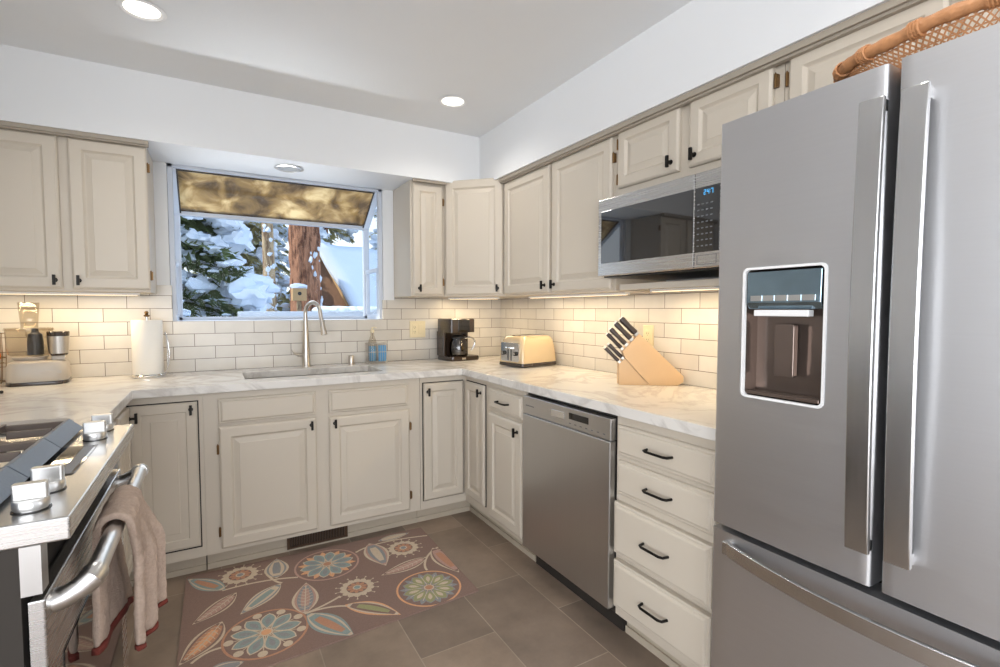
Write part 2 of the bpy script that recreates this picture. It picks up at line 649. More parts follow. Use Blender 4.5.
def add_door(cab, x0, x1, z0, z1, pull=None, hinges=None, t=0.02, st=0.055, yb=-0.001, gap=False):
    b = BM()
    panel(b, x0, x1, z0, z1, door_prof(t, st), yb)
    d = obj('door', b, M['cab'], cab)
    yf = yb - t
    if gap:      # dark shadow gap around an inset door
        g = BM()
        for a in ((x0 - 0.005, x0, z0 - 0.005, z1 + 0.005), (x1, x1 + 0.005, z0 - 0.005, z1 + 0.005), (x0, x1, z1, z1 + 0.005), (x0, x1, z0 - 0.005, z0)):
            box(g, a[0], a[1], yb - 0.0035, yb + 0.0005, a[2], a[3])
        obj('door_gap_shade', g, M['gapdark'], cab)
    if pull:
        pull_vertical(d, pull[0], pull[1], yf)
    for hx, hz in (hinges or []):
        hinge(d, hx, hz, yb + 0.001)
    return d


def add_drawer(cab, x0, x1, z0, z1, pull=True, t=0.02, yb=-0.001, name='drawer'):
    b = BM()
    panel(b, x0, x1, z0, z1, slab_prof(t), yb)
    d = obj(name, b, M['cab'], cab)
    if pull:
        pull_bar(d, (x0 + x1) / 2, (z0 + z1) / 2, yb - t)
    return d


# ---------------------------------------------------------------- room shell
XW, YW, ZC = 1.927, 3.313, 2.386
XL = -0.96


def struct(name, bm, m, parent=None, **k):
    o = obj(name, bm, m, parent, **k)
    if parent is None:
        o['kind'] = 'structure'
    return o


b = BM(); box(b, -3.6, XW + 0.1, -3.1, YW + 0.07, -0.06, 0)
struct('floor', b, M['floor'])
b = BM(); box(b, -3.6, XW + 0.1, -3.1, YW + 0.07, ZC, ZC + 0.12)
ceiling = struct('ceiling', b, M['ceil'])
# back wall with the garden window opening
WX0, WX1, WZ0, WZ1 = -0.2, 1.006, 1.2, 2.09
b = BM()
box(b, XL - 0.07, WX0, YW, YW + 0.07, 0, ZC)
box(b, WX1, XW + 0.1, YW, YW + 0.07, 0, ZC)
box(b, WX0, WX1, YW, YW + 0.07, 0, WZ0)
box(b, WX0, WX1, YW, YW + 0.07, WZ1, ZC)
wall_back = struct('wall_back', b, M['paint'])
b = BM()
ty = YW - 0.009
box(b, XL, WX0, ty, YW, 0.914, 1.40)
box(b, WX1, 1.08, ty, YW, 0.914, 1.33)
box(b, 1.08, XW - 0.009, ty, YW, 0.914, 1.372)
box(b, WX0, WX1, ty, YW, 0.914, WZ0)
box(b, WX0, WX0 + 0.008, ty, YW + 0.03, WZ0, 1.40)
box(b, WX1 - 0.008, WX1, ty, YW + 0.03, WZ0, 1.33)
o = struct('tile_backsplash', b, M['tile_back'], wall_back)
o['label'] = 'off-white glazed subway tiles with grey-brown grout'
b = BM(); box(b, XW, XW + 0.1, -3.1, YW + 0.07, 0, ZC)
wall_right = struct('wall_right', b, M['paint'])
b = BM(); box(b, XW - 0.009, XW, 0.9, YW, 0.914, 1.372)
o = struct('tile_backsplash', b, M['tile_right'], wall_right)
o['label'] = 'off-white glazed subway tiles with grey-brown grout'
b = BM(); box(b, XL - 0.1, XL, 0.95, YW, 0, ZC)
struct('wall_left', b, M['paint'])
# dining side: unseen outer walls, large window openings added to let the fill in
b = BM()
box(b, -3.7, -3.6, -3.1, -2.95, 0, ZC); box(b, -3.7, -3.6, -0.55, YW, 0, ZC)
box(b, -3.7, -3.6, -2.95, -0.55, 0, 0.3); box(b, -3.7, -3.6, -2.95, -0.55, 2.2, ZC)
struct('wall_outer', b, M['paint'])
b = BM()
box(b, -3.6, -2.5, -3.2, -3.1, 0, ZC); box(b, 1.1, XW + 0.1, -3.2, -3.1, 0, ZC)
box(b, -2.5, 1.1, -3.2, -3.1, 0, 0.3); box(b, -2.5, 1.1, -3.2, -3.1, 2.2, ZC)
struct('wall_rear', b, M['paint'])
b = BM()
for y in (-2.95, -1.77, -0.60):
    box(b, -3.68, -3.62, y, y + 0.05, 0.3, 2.2)
box(b, -3.68, -3.62, -2.95, -0.55, 0.3, 0.35); box(b, -3.68, -3.62, -2.95, -0.55, 2.15, 2.2)
struct('unseen_window_2', b, M['trim'])
b = BM()
for x in (-2.5, -1.3, -0.1, 1.05):
    box(b, x, x + 0.05, -3.18, -3.12, 0.3, 2.2)
box(b, -2.5, 1.1, -3.18, -3.12, 0.3, 0.35); box(b, -2.5, 1.1, -3.18, -3.12, 2.15, 2.2)
struct('unseen_window_3', b, M['trim'])
b = BM(); box(b, XL - 0.1, -3.6, YW, YW + 0.07, 0, ZC)
struct('wall_north', b, M['paint'])
# soffit
SZ = 2.07
b = BM()
box(b, XL, XW, 2.92, YW, SZ, ZC)
box(b, 1.534, XW, -1.2, 2.92, SZ, ZC)
struct('soffit', b, M['paint'])
# taupe moulding under the soffit edge
b = BM()
box(b, 1.546, 1.5755, -0.2, 2.69, 2.05, SZ); box(b, 1.558, 1.5765, -0.2, 2.69, 2.042, 2.05)
struct('trim_1', b, M['cabmould'])
b = BM()
box(b, XL, -0.247, 2.928, 2.958, 2.052, SZ); box(b, XL, -0.247, 2.94, 2.959, 2.045, 2.052)
struct('trim_2', b, M['cabmould'])
b = BM()
box(b, 1.083, 1.30, 2.932, 2.957, 2.056, SZ)
struct('trim_3', b, M['cabmould'])

# garden window (projects outdoors, sloped bronze glass on top)
GY = 3.67
ZF, ZT = 1.845, 2.055
X0, X1 = WX0 + 0.001, WX1 - 0.001
b = BM()
F = 0.040
# front frame at GY
box(b, X0, X0 + F, GY - 0.02, GY + 0.02, WZ0, ZF); box(b, X1 - F, X1, GY - 0.02, GY + 0.02, WZ0, ZF)
box(b, X0, X1, GY - 0.02, GY + 0.02, WZ0, WZ0 + 0.02)
box(b, X0, X1, GY - 0.025, GY + 0.02, ZF, ZF + 0.035)
# wall frame
box(b, X0, X0 + 0.025, YW + 0.015, YW + 0.05, WZ0, ZT + 0.03); box(b, X1 - 0.025, X1, YW + 0.015, YW + 0.05, WZ0, ZT + 0.03)
box(b, X0, X1, YW + 0.015, YW + 0.05, ZT, ZT + 0.034)
# sloped rafters
for xa in (X0, X1 - F):
    prism(b, [(YW + 0.03, ZT + 0.03), (YW + 0.03, ZT - 0.004), (GY - 0.02, ZF + 0.004), (GY + 0.02, ZF + 0.035)], xa, xa + F,
          Matrix(((0, 0, 1, 0), (1, 0, 0, 0), (0, 1, 0, 0), (0, 0, 0, 1))))
# side bottom rails and meeting rails of the side casements
for xa in (X0, X1 - 0.022):
    box(b, xa, xa + 0.022, YW + 0.05, GY - 0.02, WZ0, WZ0 + 0.03)
for xa in (X0, X1 - 0.03):
    box(b, xa, xa + 0.03, YW + 0.05, GY - 0.02, 1.525, 1.55)
for yy in (YW + 0.05, GY - 0.04):
    box(b, X1 - 0.028, X1 - 0.004, yy, yy + 0.02, WZ0 + 0.03, 1.535)
    box(b, X0 + 0.004, X0 + 0.028, yy, yy + 0.02, WZ0 + 0.03, 1.535)
window = struct('window_1', b, M['trim'], bevel=0.002)
b = BM(); box(b, WX0 - 0.0, WX1, YW + 0.0, GY + 0.03, WZ0 - 0.03, WZ0 - 0.0005)
obj('window_sill', b, M['trim'], window)
b = BM(); box(b, X0 + F, X1 - F, GY - 0.003, GY + 0.003, WZ0 + 0.02, ZF)
obj('pane', b, M['glass'], window)
for xa in (X0 + 0.008, X1 - 0.012):
    b = BM()
    prism(b, [(YW + 0.05, WZ0 + 0.03), (GY - 0.02, WZ0 + 0.03), (GY - 0.02, ZF), (YW + 0.05, ZT - 0.01)], xa, xa + 0.004,
          Matrix(((0, 0, 1, 0), (1, 0, 0, 0), (0, 1, 0, 0), (0, 0, 0, 1))))
    obj('pane', b, M['glass'], window)


def bronze_mat():
    m = bpy.data.materials.new('bronze_dusty_sunlit_glass')
    m.use_nodes = True
    n = m.node_tree
    n.nodes.clear()
    out = n.nodes.new('ShaderNodeOutputMaterial')
    tr = n.nodes.new('ShaderNodeBsdfTransparent')
    tr.inputs[0].default_value = lin((196, 166, 116))
    tl = n.nodes.new('ShaderNodeBsdfTranslucent')
    gl = n.nodes.new('ShaderNodeBsdfGlossy')
    gl.inputs['Roughness'].default_value = 0.05
    t = n.nodes.new('ShaderNodeTexCoord')
    nz = n.nodes.new('ShaderNodeTexNoise')
    nz.inputs['Scale'].default_value = 7
    nz.inputs['Detail'].default_value = 5
    nz.inputs['Distortion'].default_value = 0.6
    n.links.new(t.outputs['Object'], nz.inputs['Vector'])
    r = n.nodes.new('ShaderNodeValToRGB')  # mottling paints sunlit trees blurred through the dusty glass
    e = r.color_ramp.elements
    e[0].position = 0.36
    e[0].color = lin((96, 86, 70))
    e[1].position = 0.68
    e[1].color = lin((212, 203, 180))
    k = e.new(0.52)
    k.color = lin((158, 144, 116))
    n.links.new(nz.outputs['Fac'], r.inputs[0])
    n.links.new(r.outputs[0], tl.inputs[0])
    m1 = n.nodes.new('ShaderNodeMixShader')
    m1.inputs[0].default_value = 0.7
    n.links.new(tr.outputs[0], m1.inputs[1])
    n.links.new(tl.outputs[0], m1.inputs[2])
    m2 = n.nodes.new('ShaderNodeMixShader')
    m2.inputs[0].default_value = 0.06
    n.links.new(m1.outputs[0], m2.inputs[1])
    n.links.new(gl.outputs[0], m2.inputs[2])
    n.links.new(m2.outputs[0], out.inputs[0])
    return m


b = BM()
prism(b, [(YW + 0.045, ZT + 0.004), (YW + 0.045, ZT + 0.0), (GY - 0.005, ZF + 0.012), (GY - 0.005, ZF + 0.016)], X0 + F, X1 - F,
      Matrix(((0, 0, 1, 0), (1, 0, 0, 0), (0, 1, 0, 0), (0, 0, 0, 1))))
obj('roof_pane', b, bronze_mat(), window, label='sloping bronze-tinted glass pane')
b = BM()
sl = (ZF + 0.012 - ZT) / (GY - 0.005 - YW - 0.045)
for (xa, xb) in ((X0 + F, X0 + F + 0.008), (X1 - F - 0.008, X1 - F)):
    prism(b, [(YW + 0.05, ZT - 0.004), (YW + 0.05, ZT - 0.009), (GY - 0.02, ZF + 0.008), (GY - 0.02, ZF + 0.012)], xa, xb,
          Matrix(((0, 0, 1, 0), (1, 0, 0, 0), (0, 1, 0, 0), (0, 0, 0, 1))))
box(b, X0 + F, X1 - F, YW + 0.045, YW + 0.052, ZT - 0.008, ZT - 0.002)
box(b, X0 + F, X1 - F, GY - 0.032, GY - 0.026, ZF + 0.036, ZF + 0.042)
obj('gasket', b, M['dark'], window)

# recessed lights
def can(x, y, z, label, on=True):
    t = thing('recessed_light', label, 'ceiling light', (x, y, z), 0, None)
    b = BM(); lathe(b, [(0.058, -0.001), (0.072, -0.001), (0.078, -0.005), (0.066, -0.009), (0.058, -0.004)], n=40, cap=False)
    obj('trim_ring', b, M['rim'] if on else M['nickel'], t, smooth=True)
    b = BM(); lathe(b, [(0.001, -0.004), (0.058, -0.003), (0.058, -0.0015), (0.001, -0.0015)], n=40)
    obj('lens', b, M['led'] if on else M['offled'], t)
    if on:
        lamp('lamp', 'SPOT', (0, 0, -0.02), (0, 0, 0), 13, (1, 0.95, 0.88), spot=math.radians(150), blend=0.8, radius=0.06, parent=t)
    return t


can(-0.2, 2.32, ZC, 'lit round recessed ceiling light nearer the left edge of the picture')
can(1.145, 2.485, ZC, 'lit round recessed ceiling light near the corner over the coffee maker')
can(0.397, 3.082, SZ, 'unlit small recessed light above the sink window', on=False)
can(-0.2, 0.3, ZC, 'unseen round recessed ceiling light added for fill above the camera side of the range')  # out of view, added to even out the light
can(1.0, 0.5, ZC, 'unseen round recessed ceiling light added for fill in front of the refrigerator')  # second added can, also out of view

# ---------------------------------------------------------------- base cabinets
FT = 0.095     # bottom of the face frames
TOPZ = 0.874


def base_body(t, W, D=0.60, toe=0.065, hole=None):
    b = BM()
    box(b, 0, W, 0, D, FT, TOPZ)
    obj('body', b, M['cab'], t, bevel=0.001)
    b = BM()
    box(b, 0, W, toe, D, 0, FT)
    box(b, 0, W, toe - 0.008, toe, 0, 0.028)
    obj('toe_kick', b, M['toe'], t)


def ring_box_body(t, W, D, zs=0.64, m=None):
    """sink base: open box so that the bowl has room"""
    b = BM()
    box(b, 0, W, 0, 0.05, FT, TOPZ)
    box(b, 0, 0.018, 0.05, D, FT, TOPZ); box(b, W - 0.018, W, 0.05, D, FT, TOPZ)
    box(b, 0, W, 0.05, D, FT, FT + 0.018)
    obj('body', b, M['cab'], t, bevel=0.001)
    b = BM()
    box(b, 0, W, 0.065, D, 0, FT)
    box(b, 0, W, 0.057, 0.065, 0, 0.028)
    return obj('toe_kick', b, M['toe'], t)


YF = 2.70
# sink base
t = thing('base_cabinet', 'cream sink base cabinet with two doors under the window', 'cabinet', (-0.05, YF, 0))
ox = 0.05
ring_box_body(t, 1.075, 0.60)
add_drawer(t, 0.012 + ox, 0.453 + ox, 0.722, 0.842, pull=False, name='false_drawer_front')
add_drawer(t, 0.517 + ox, 0.952 + ox, 0.722, 0.842, pull=False, name='false_drawer_front')
add_door(t, 0.012 + ox, 0.453 + ox, 0.118, 0.708, (0.428 + ox, 0.672), [(0.006 + ox, 0.60), (0.006 + ox, 0.2)])
add_door(t, 0.517 + ox, 0.957 + ox, 0.118, 0.700, (0.545 + ox, 0.668), [(0.963 + ox, 0.60), (0.963 + ox, 0.2)])

# left blind corner unit (pie-cut doors on the back run and the left run)
t = thing('corner_base_cabinet', 'cream corner base cabinet left of the sink, beside the range', 'cabinet', (-0.345, YF, 0))
b = BM()
box(b, -0.61, 0.2945, 0, 0.6, FT, TOPZ)
box(b, -0.61, 0, -0.30, 0, FT, TOPZ)
obj('body', b, M['cab'], t)
b = BM()
box(b, -0.61, 0.29, 0.065, 0.6, 0, FT); box(b, -0.61, -0.065, -0.30, 0.065, 0, FT); box(b, -0.065, 0.29, 0.057, 0.065, 0, 0.028)
obj('toe_kick', b, M['toe'], t)
add_door(t, 0.012, 0.273, 0.150, 0.838, (0.247, 0.803), None, t=0.004, st=0.05, gap=True)


def door_on(t, place, *a, **k):
    """door built in its own frame and carried by the placement matrix"""
    d = add_door(t, *a, **k)
    for c in [c for c in t.children if c.get('_placed') is None and c.type == 'MESH' and c.name.split('.')[0] in ('door', 'door_gap_shade')]:
        pass
    d.matrix_local = place
    return d


left_place = Matrix.Translation((0.0, -0.28, 0)) @ Matrix.Rotation(PI / 2, 4, 'Z')
d = add_door(t, 0.0, 0.262, 0.150, 0.838, (0.235, 0.79), [(0.262, 0.58)], t=0.02, st=0.05)
d.matrix_local = left_place

# right corner unit
t = thing('corner_base_cabinet', 'cream corner base cabinet right of the sink, with two narrow doors meeting', 'cabinet', (1.32, YF, 0))
b = BM()
box(b, -0.293, 0.60, 0, 0.6, FT, TOPZ)
box(b, 0, 0.60, -0.29, 0, FT, TOPZ)
obj('body', b, M['cab'], t)
b = BM()
box(b, -0.293, 0.60, 0.065, 0.6, 0, FT); box(b, 0.062, 0.60, -0.29, 0.065, 0, FT)
box(b, -0.293, 0.062, 0.057, 0.065, 0, 0.028); box(b, 0.054, 0.062, -0.29, 0.057, 0, 0.028)
obj('toe_kick', b, M['toe'], t)
add_door(t, 1.045 - 1.32, -0.022, 0.150, 0.838, (1.045 - 1.32 + 0.024, 0.79), None, t=0.018, st=0.05, gap=True)
b = None
right_place = Matrix.Translation((0.0, -0.022, 0)) @ Matrix.Rotation(-PI / 2, 4, 'Z')
d = add_door(t, 0.0, 0.240, 0.150, 0.838, (0.212, 0.795), None, t=0.018, st=0.05)
d.matrix_local = right_place
g = BM()
for a in ((0.240, 0.245, 0.145, 0.843), (0, 0.240, 0.838, 0.843), (0, 0.24, 0.145, 0.15)):
    box(g, a[0], a[1], -0.0045, -0.0005, a[2], a[3])
g = obj('door_gap_shade', g, M['gapdark'], t)  # dark strips stand for the shadow gap around this door
g.matrix_local = right_place

RR = -PI / 2
XF = 1.32
# narrow drawer/door base
t = thing('base_cabinet', 'narrow cream base cabinet with one drawer, left of the dishwasher', 'cabinet', (XF, 2.41, 0), RR)
base_body(t, 0.39, 0.60, 0.062)
add_drawer(t, 0.03, 0.369, 0.722, 0.838)
add_door(t, 0.03, 0.369, 0.125, 0.702, (0.335, 0.655), None)
# drawer stack
t = thing('base_cabinet', 'cream four-drawer base cabinet between dishwasher and refrigerator', 'cabinet', (XF, 1.391, 0), RR)
base_body(t, 0.456, 0.60, 0.062)
for (z0, z1, tt) in ((0.722, 0.836, 0.02), (0.574, 0.703, 0.02), (0.349, 0.545, 0.032), (0.140, 0.322, 0.032)):
    add_drawer(t, 0.012, 0.436, z0, z1, t=tt)
# left run cabinet behind the range
t = thing('base_cabinet', 'cream base cabinet on the left run, half hidden behind the range', 'cabinet', (-0.345, 1.80, 0), PI / 2)
base_body(t, 0.60, 0.60)
add_drawer(t, 0.02, 0.58, 0.722, 0.838)
add_door(t, 0.02, 0.58, 0.125, 0.702, (0.05, 0.66))

# vent grille in the toe kick
t = thing('vent_grille', 'bronze air vent grille in the toe kick under the sink', 'vent', (0.463, YF + 0.0565, 0))
b = BM()
for a in ((-0.155, 0.155, 0.012, 0.022), (-0.155, 0.155, 0.082, 0.09), (-0.155, -0.14, 0.022, 0.082), (0.14, 0.155, 0.022, 0.082)):
    box(b, a[0], a[1], -0.008, 0, a[2], a[3])
obj('frame', b, M['vent'], t)
b = BM()
for i in range(34):
    x = -0.136 + i * 0.00825
    box(b, x, x + 0.0035, -0.006, -0.001, 0.022, 0.082)
obj('louvres', b, M['vent'], t)
b = BM(); box(b, -0.14, 0.14, -0.0012, -0.0002, 0.022, 0.082)
obj('backing', b, M['gapdark'], t)

# ---------------------------------------------------------------- countertop (one continuous slab)
def slab(xs, ys, inside, z0, z1):
    bm = BM()
    V = {}

    def v(i, j, z):
        k = (i, j, z)
        if k not in V:
            V[k] = bm.verts.new((xs[i], ys[j], z))
        return V[k]
    nx, ny = len(xs) - 1, len(ys) - 1
    ins = lambda i, j: 0 <= i < nx and 0 <= j < ny and inside((xs[i] + xs[i + 1]) / 2, (ys[j] + ys[j + 1]) / 2)
    for i in range(nx):
        for j in range(ny):
            if not ins(i, j): continue
            for z in (z0, z1):
                bm.faces.new((v(i, j, z), v(i + 1, j, z), v(i + 1, j + 1, z), v(i, j + 1, z)))
            for (di, dj, a, c) in ((-1, 0, (i, j), (i, j + 1)), (1, 0, (i + 1, j), (i + 1, j + 1)), (0, -1, (i, j), (i + 1, j)), (0, 1, (i, j + 1), (i + 1, j + 1))):
                if not ins(i + di, j + dj):
                    bm.faces.new((v(a[0], a[1], z0), v(c[0], c[1], z0), v(c[0], c[1], z1), v(a[0], a[1], z1)))
    return bm


SX0, SX1, SY0, SY1 = 0.135, 0.845, 2.80, 3.13
XLF, XRF, YBF = -0.312, 1.281, 2.667
inside = lambda x, y: ((y > YBF) or (x < XLF and y > 1.80) or (x > XRF and y > 0.925)) and not (SX0 < x < SX1 and SY0 < y < SY1)
b = slab([XL + 0.001, XLF, SX0, SX1, XRF, XW - 0.0095], [0.925, 1.80, YBF, SY0, SY1, YW - 0.0095], inside, 0.8745, 0.914)
obj('countertop', b, M['quartz'], bevel=0.003)
settag(bpy.data.objects['countertop'], 'white veined quartz countertop running around the kitchen under the tiles', 'countertop')

# sink
t = thing('sink', 'stainless undermount sink set in the counter below the window', 'sink', ((SX0 + SX1) / 2, (SY0 + SY1) / 2, 0.874))
b = BM()
W_, D_ = SX1 - SX0, SY1 - SY0
lp = lambda w_, d_, r, z: [(x, y, z) for x, y in rrect(w_, d_, r)]
rings_loft(b, [lp(W_ + 0.04, D_ + 0.04, 0.03, -0.0015), lp(W_ - 0.002, D_ - 0.002, 0.02, -0.0015), lp(W_ - 0.006, D_ - 0.006, 0.02, -0.01), lp(W_ - 0.02, D_ - 0.02, 0.03, -0.17),
               lp(W_ - 0.05, D_ - 0.05, 0.04, -0.19), lp(0.05, 0.05, 0.02, -0.195)], cap0=False)
obj('bowl', b, M['sinksteel'], t, smooth=True)
b = BM(); cyl(b, (0, 0, -0.194), (0, 0, -0.19), 0.045, 0.042)
obj('drain', b, M['chrome'], t)

# faucet
t = thing('faucet', 'tall satin nickel gooseneck faucet behind the sink', 'faucet', (0.493, 3.235, 0.914))
b = BM(); lathe(b, [(0.027, 0), (0.027, 0.004), (0.024, 0.01), (0.024, 0.10), (0.020, 0.14), (0.014, 0.28), (0.013, 0.30)])
obj('body', b, M['nickel'], t, smooth=True)
b = BM()
pts = [(0, 0, 0.29)]
dv = Vector((0.55, -0.83, 0)).normalized()
R_ = 0.062
for i in range(13):
    a = PI * i / 12
    p = dv * (R_ - R_ * math.cos(a))
    pts.append((p.x, p.y, 0.33 + R_ * 1.05 * math.sin(a)))
e = dv * (2 * R_ + 0.012)
pts.append((e.x, e.y, 0.28))
tube(b, pts, 0.0115, n=14)
obj('spout', b, M['nickel'], t, smooth=True)
b = BM()
e2 = dv * (2 * R_ + 0.03)
cyl(b, (e.x, e.y, 0.285), (e2.x, e2.y, 0.2), 0.0135, 0.0185)
obj('spray_head', b, M['nickel'], t, smooth=True)
b = BM()
cyl(b, (-0.018, -0.005, 0.075), (-0.05, -0.012, 0.075), 0.012, 0.010, n=14)
tube(b, [(-0.048, -0.012, 0.075), (-0.066, -0.016, 0.082), (-0.078, -0.02, 0.10), (-0.082, -0.02, 0.112)], [0.007, 0.006, 0.005, 0.0045])
obj('lever', b, M['nickel'], t, smooth=True)
# air gap cap
t = thing('air_gap', 'small nickel air gap cap standing right of the faucet', 'air gap', (0.76, 3.21, 0.914))
b = BM(); lathe(b, [(0.022, 0), (0.022, 0.004), (0.018, 0.007), (0.018, 0.055), (0.015, 0.06), (0.004, 0.062)])
obj('cap', b, M['nickel'], t, smooth=True)

# ---------------------------------------------------------------- upper cabinets
UZ0 = 1.35


def upper_body(t, W, D, H, bottom_rail=0.0):
    b = BM()
    box(b, 0, W, 0, D, 0, H)
    obj('body', b, M['cab'], t, bevel=0.001)


t = thing('wall_cabinet', 'cream two-door wall cabinet left of the window', 'cabinet', (XL + 0.002, 2.98, UZ0))
upper_body(t, 0.697, 0.331, 0.718)
ox = -(XL + 0.002)
add_door(t, -0.912 + ox, -0.588 + ox, 0.012, 0.697, (-0.612 + ox, 0.05), None)
add_door(t, -0.553 + ox, -0.258 + ox, 0.012, 0.697, (-0.528 + ox, 0.05), [(-0.255 + ox, 0.60), (-0.255 + ox, 0.08)])

t = thing('wall_cabinet', 'narrow cream wall cabinet right of the window', 'cabinet', (1.078, 2.98, UZ0))
upper_body(t, 0.229, 0.331, 0.718)
add_door(t, 0.013, 0.212, 0.010, 0.70, (0.05, 0.05), [(0.217, 0.60), (0.217, 0.09)], st=0.05)

# diagonal corner wall cabinet
t = thing('corner_wall_cabinet', 'cream diagonal corner wall cabinet above the coffee maker', 'cabinet', (1.31, 2.98, UZ0))
b = BM()
prism(b, [(0, 0), (0, 0.331), (0.615, 0.331), (0.615, -0.287), (0.287, -0.287)], 0, 0.718)
obj('body', b, M['cab'], t)
L = math.hypot(0.287, 0.287)
b = BM()
panel(b, 0.012, L - 0.012, 0.012, 0.735, door_prof(0.02, 0.055), -0.001)
d = obj('door', b, M['cab'], t)
pull_vertical(d, L - 0.045, 0.05, -0.021)
d.matrix_local = Matrix.Rotation(-PI / 4, 4, 'Z')

t = thing('wall_cabinet', 'cream two-door wall cabinet above the toaster, left of the microwave', 'cabinet', (1.597, 2.69, UZ0), RR)
upper_body(t, 0.985, 0.33, 0.718)
add_door(t, 0.012, 0.485, 0.010, 0.695, (0.452, 0.05), None)
add_door(t, 0.512, 0.967, 0.010, 0.695, (0.54, 0.05), [(0.974, 0.60), (0.974, 0.08)])

t = thing('wall_cabinet', 'cream two-door wall cabinet above the microwave', 'cabinet', (1.597, 1.703, 1.76), RR)
upper_body(t, 0.755, 0.33, 0.308)
add_door(t, 0.020, 0.355, 0.045, 0.295, (0.322, 0.085), [(0.013, 0.24), (0.013, 0.085)], st=0.05)
add_door(t, 0.403, 0.725, 0.045, 0.295, (0.432, 0.085), [(0.732, 0.24)], st=0.05)

t = thing('wall_cabinet', 'cream two-door wall cabinet above the refrigerator', 'cabinet', (1.597, 0.946, 1.79), RR)
upper_body(t, 0.90, 0.33, 0.278)
add_door(t, 0.020, 0.41, 0.015, 0.265, None, [(0.012, 0.2)], st=0.05)
add_door(t, 0.435, 0.83, 0.015, 0.265, None, None, st=0.05)

# ledge / light shelf below the microwave
t = thing('under_microwave_shelf', 'cream wooden shelf board under the microwave', 'shelf', (1.60, 1.32, 1.352))
b = BM()
box(b, -0.022, 0.0, -0.37, 0.34, 0, 0.026)
box(b, 0.0, 0.314, -0.37, 0.34, 0.008, 0.02)
obj('board', b, M['cab'], t, bevel=0.001)

# under cabinet lighting bars with warm lamps
def light_bar(label, loc, rz, L, power):
    t = thing('light_bar', label, 'light', loc, rz, None)
    b = BM(); box(b, -L / 2, L / 2, -0.014, 0.014, -0.012, -0.001)
    obj('housing', b, M['rim'], t)
    b = BM(); box(b, -L / 2 + 0.01, L / 2 - 0.01, -0.009, 0.009, -0.0135, -0.012)
    obj('diffuser', b, M['strip'], t)
    l = lamp('lamp', 'AREA', (0, 0, -0.016), (0, 0, 0), power, (1.0, 0.80, 0.52), L - 0.03, 0.02, parent=t)
    return t


light_bar('warm lit light bar under the wall cabinet left of the window', (-0.62, 3.12, UZ0), 0, 0.60, 2.4)
light_bar('warm lit light bar under the diagonal corner cabinet', (1.56, 3.06, UZ0), -PI / 4, 0.36, 2.2)
light_bar('warm lit light bar under the wall cabinet above the toaster', (1.74, 2.2, UZ0), PI / 2, 0.85, 3.2)
light_bar('warm lit light bar under the microwave shelf', (1.76, 1.32, 1.36), PI / 2, 0.64, 2.8)

# ---------------------------------------------------------------- microwave
t = thing('microwave', 'stainless over-the-range microwave hung under the wall cabinets', 'microwave', (1.51, 1.729, 1.408), RR)
MWW, MWH = 0.76, 0.345
b = BM(); box(b, 0.003, MWW - 0.03, 0.03, 0.41, 0.012, MWH - 0.001)
obj('body', b, M['dark'], t)
b = BM()
box(b, 0, 0.515, 0, 0.03, 0.006, MWH)
obj('door', b, M['steel_h'], t, bevel=0.004)
b = BM()
box(b, 0.517, MWW, 0, 0.03, 0.006, MWH)
obj('control_panel', b, M['steel_h'], t, bevel=0.004)
b = BM(); box(b, 0.022, 0.512, -0.002, 0.002, 0.062, MWH - 0.055)
obj('door_window', b, M['mwglass'], t, bevel=0.001)
b = BM(); box(b, 0.519, MWW - 0.1 - 0.04, -0.002, 0.002, 0.062, MWH - 0.055)
cp = obj('keypad', b, M['mwglass'], t, bevel=0.001)
b = BM()
for r in range(8):
    for c in range(4):
        x = 0.53 + c * 0.018
        z = 0.082 + r * 0.021
        box(b, x, x + 0.009, -0.0027, -0.002, z, z + 0.004)
obj('key_marks', b, M['mark'], cp)
# clock digits
b = BM()
SEG = {'2': 'abged', '4': 'fgbc', '1': 'bc', '7': 'abc', '8': 'abcdefg', '9': 'abcdfg', '3': 'abgcd'}


def digit(b, ch, x, z, w_, h_, y0, y1, th=0.002):
    s = SEG[ch]
    seg = {'a': (0, w_, h_ - th, h_), 'g': (0, w_, h_ / 2 - th / 2, h_ / 2 + th / 2), 'd': (0, w_, 0, th), 'f': (0, th, h_ / 2, h_), 'b': (w_ - th, w_, h_ / 2, h_),
           'e': (0, th, 0, h_ / 2), 'c': (w_ - th, w_, 0, h_ / 2)}
    for k in s:
        a = seg[k]
        box(b, x + a[0], x + a[1], y0, y1, z + a[2], z + a[3])


for ch, x in (('2', 0.556), ('4', 0.569), ('7', 0.585)):
    digit(b, ch, x, 0.262, 0.009, 0.017, -0.0029, -0.002)
box(b, 0.581, 0.583, -0.0029, -0.002, 0.266, 0.268); box(b, 0.581, 0.583, -0.0029, -0.002, 0.273, 0.275)
obj('clock_display', b, M['display'], cp)
b = BM()
for a in ((0.53, 0.61, 0.018, 0.0195), (0.53, 0.61, 0.05, 0.0515), (0.53, 0.5315, 0.018, 0.05), (0.6085, 0.61, 0.018, 0.05)):
    box(b, a[0], a[1], -0.001, 0.001, a[2], a[3])
obj('release_button', b, M['mark'], t)
b = BM()
box(b, 0.02, MWW - 0.05, 0.02, 0.40, 0.0, 0.013)
obj('bottom_vent', b, M['dark'], t)

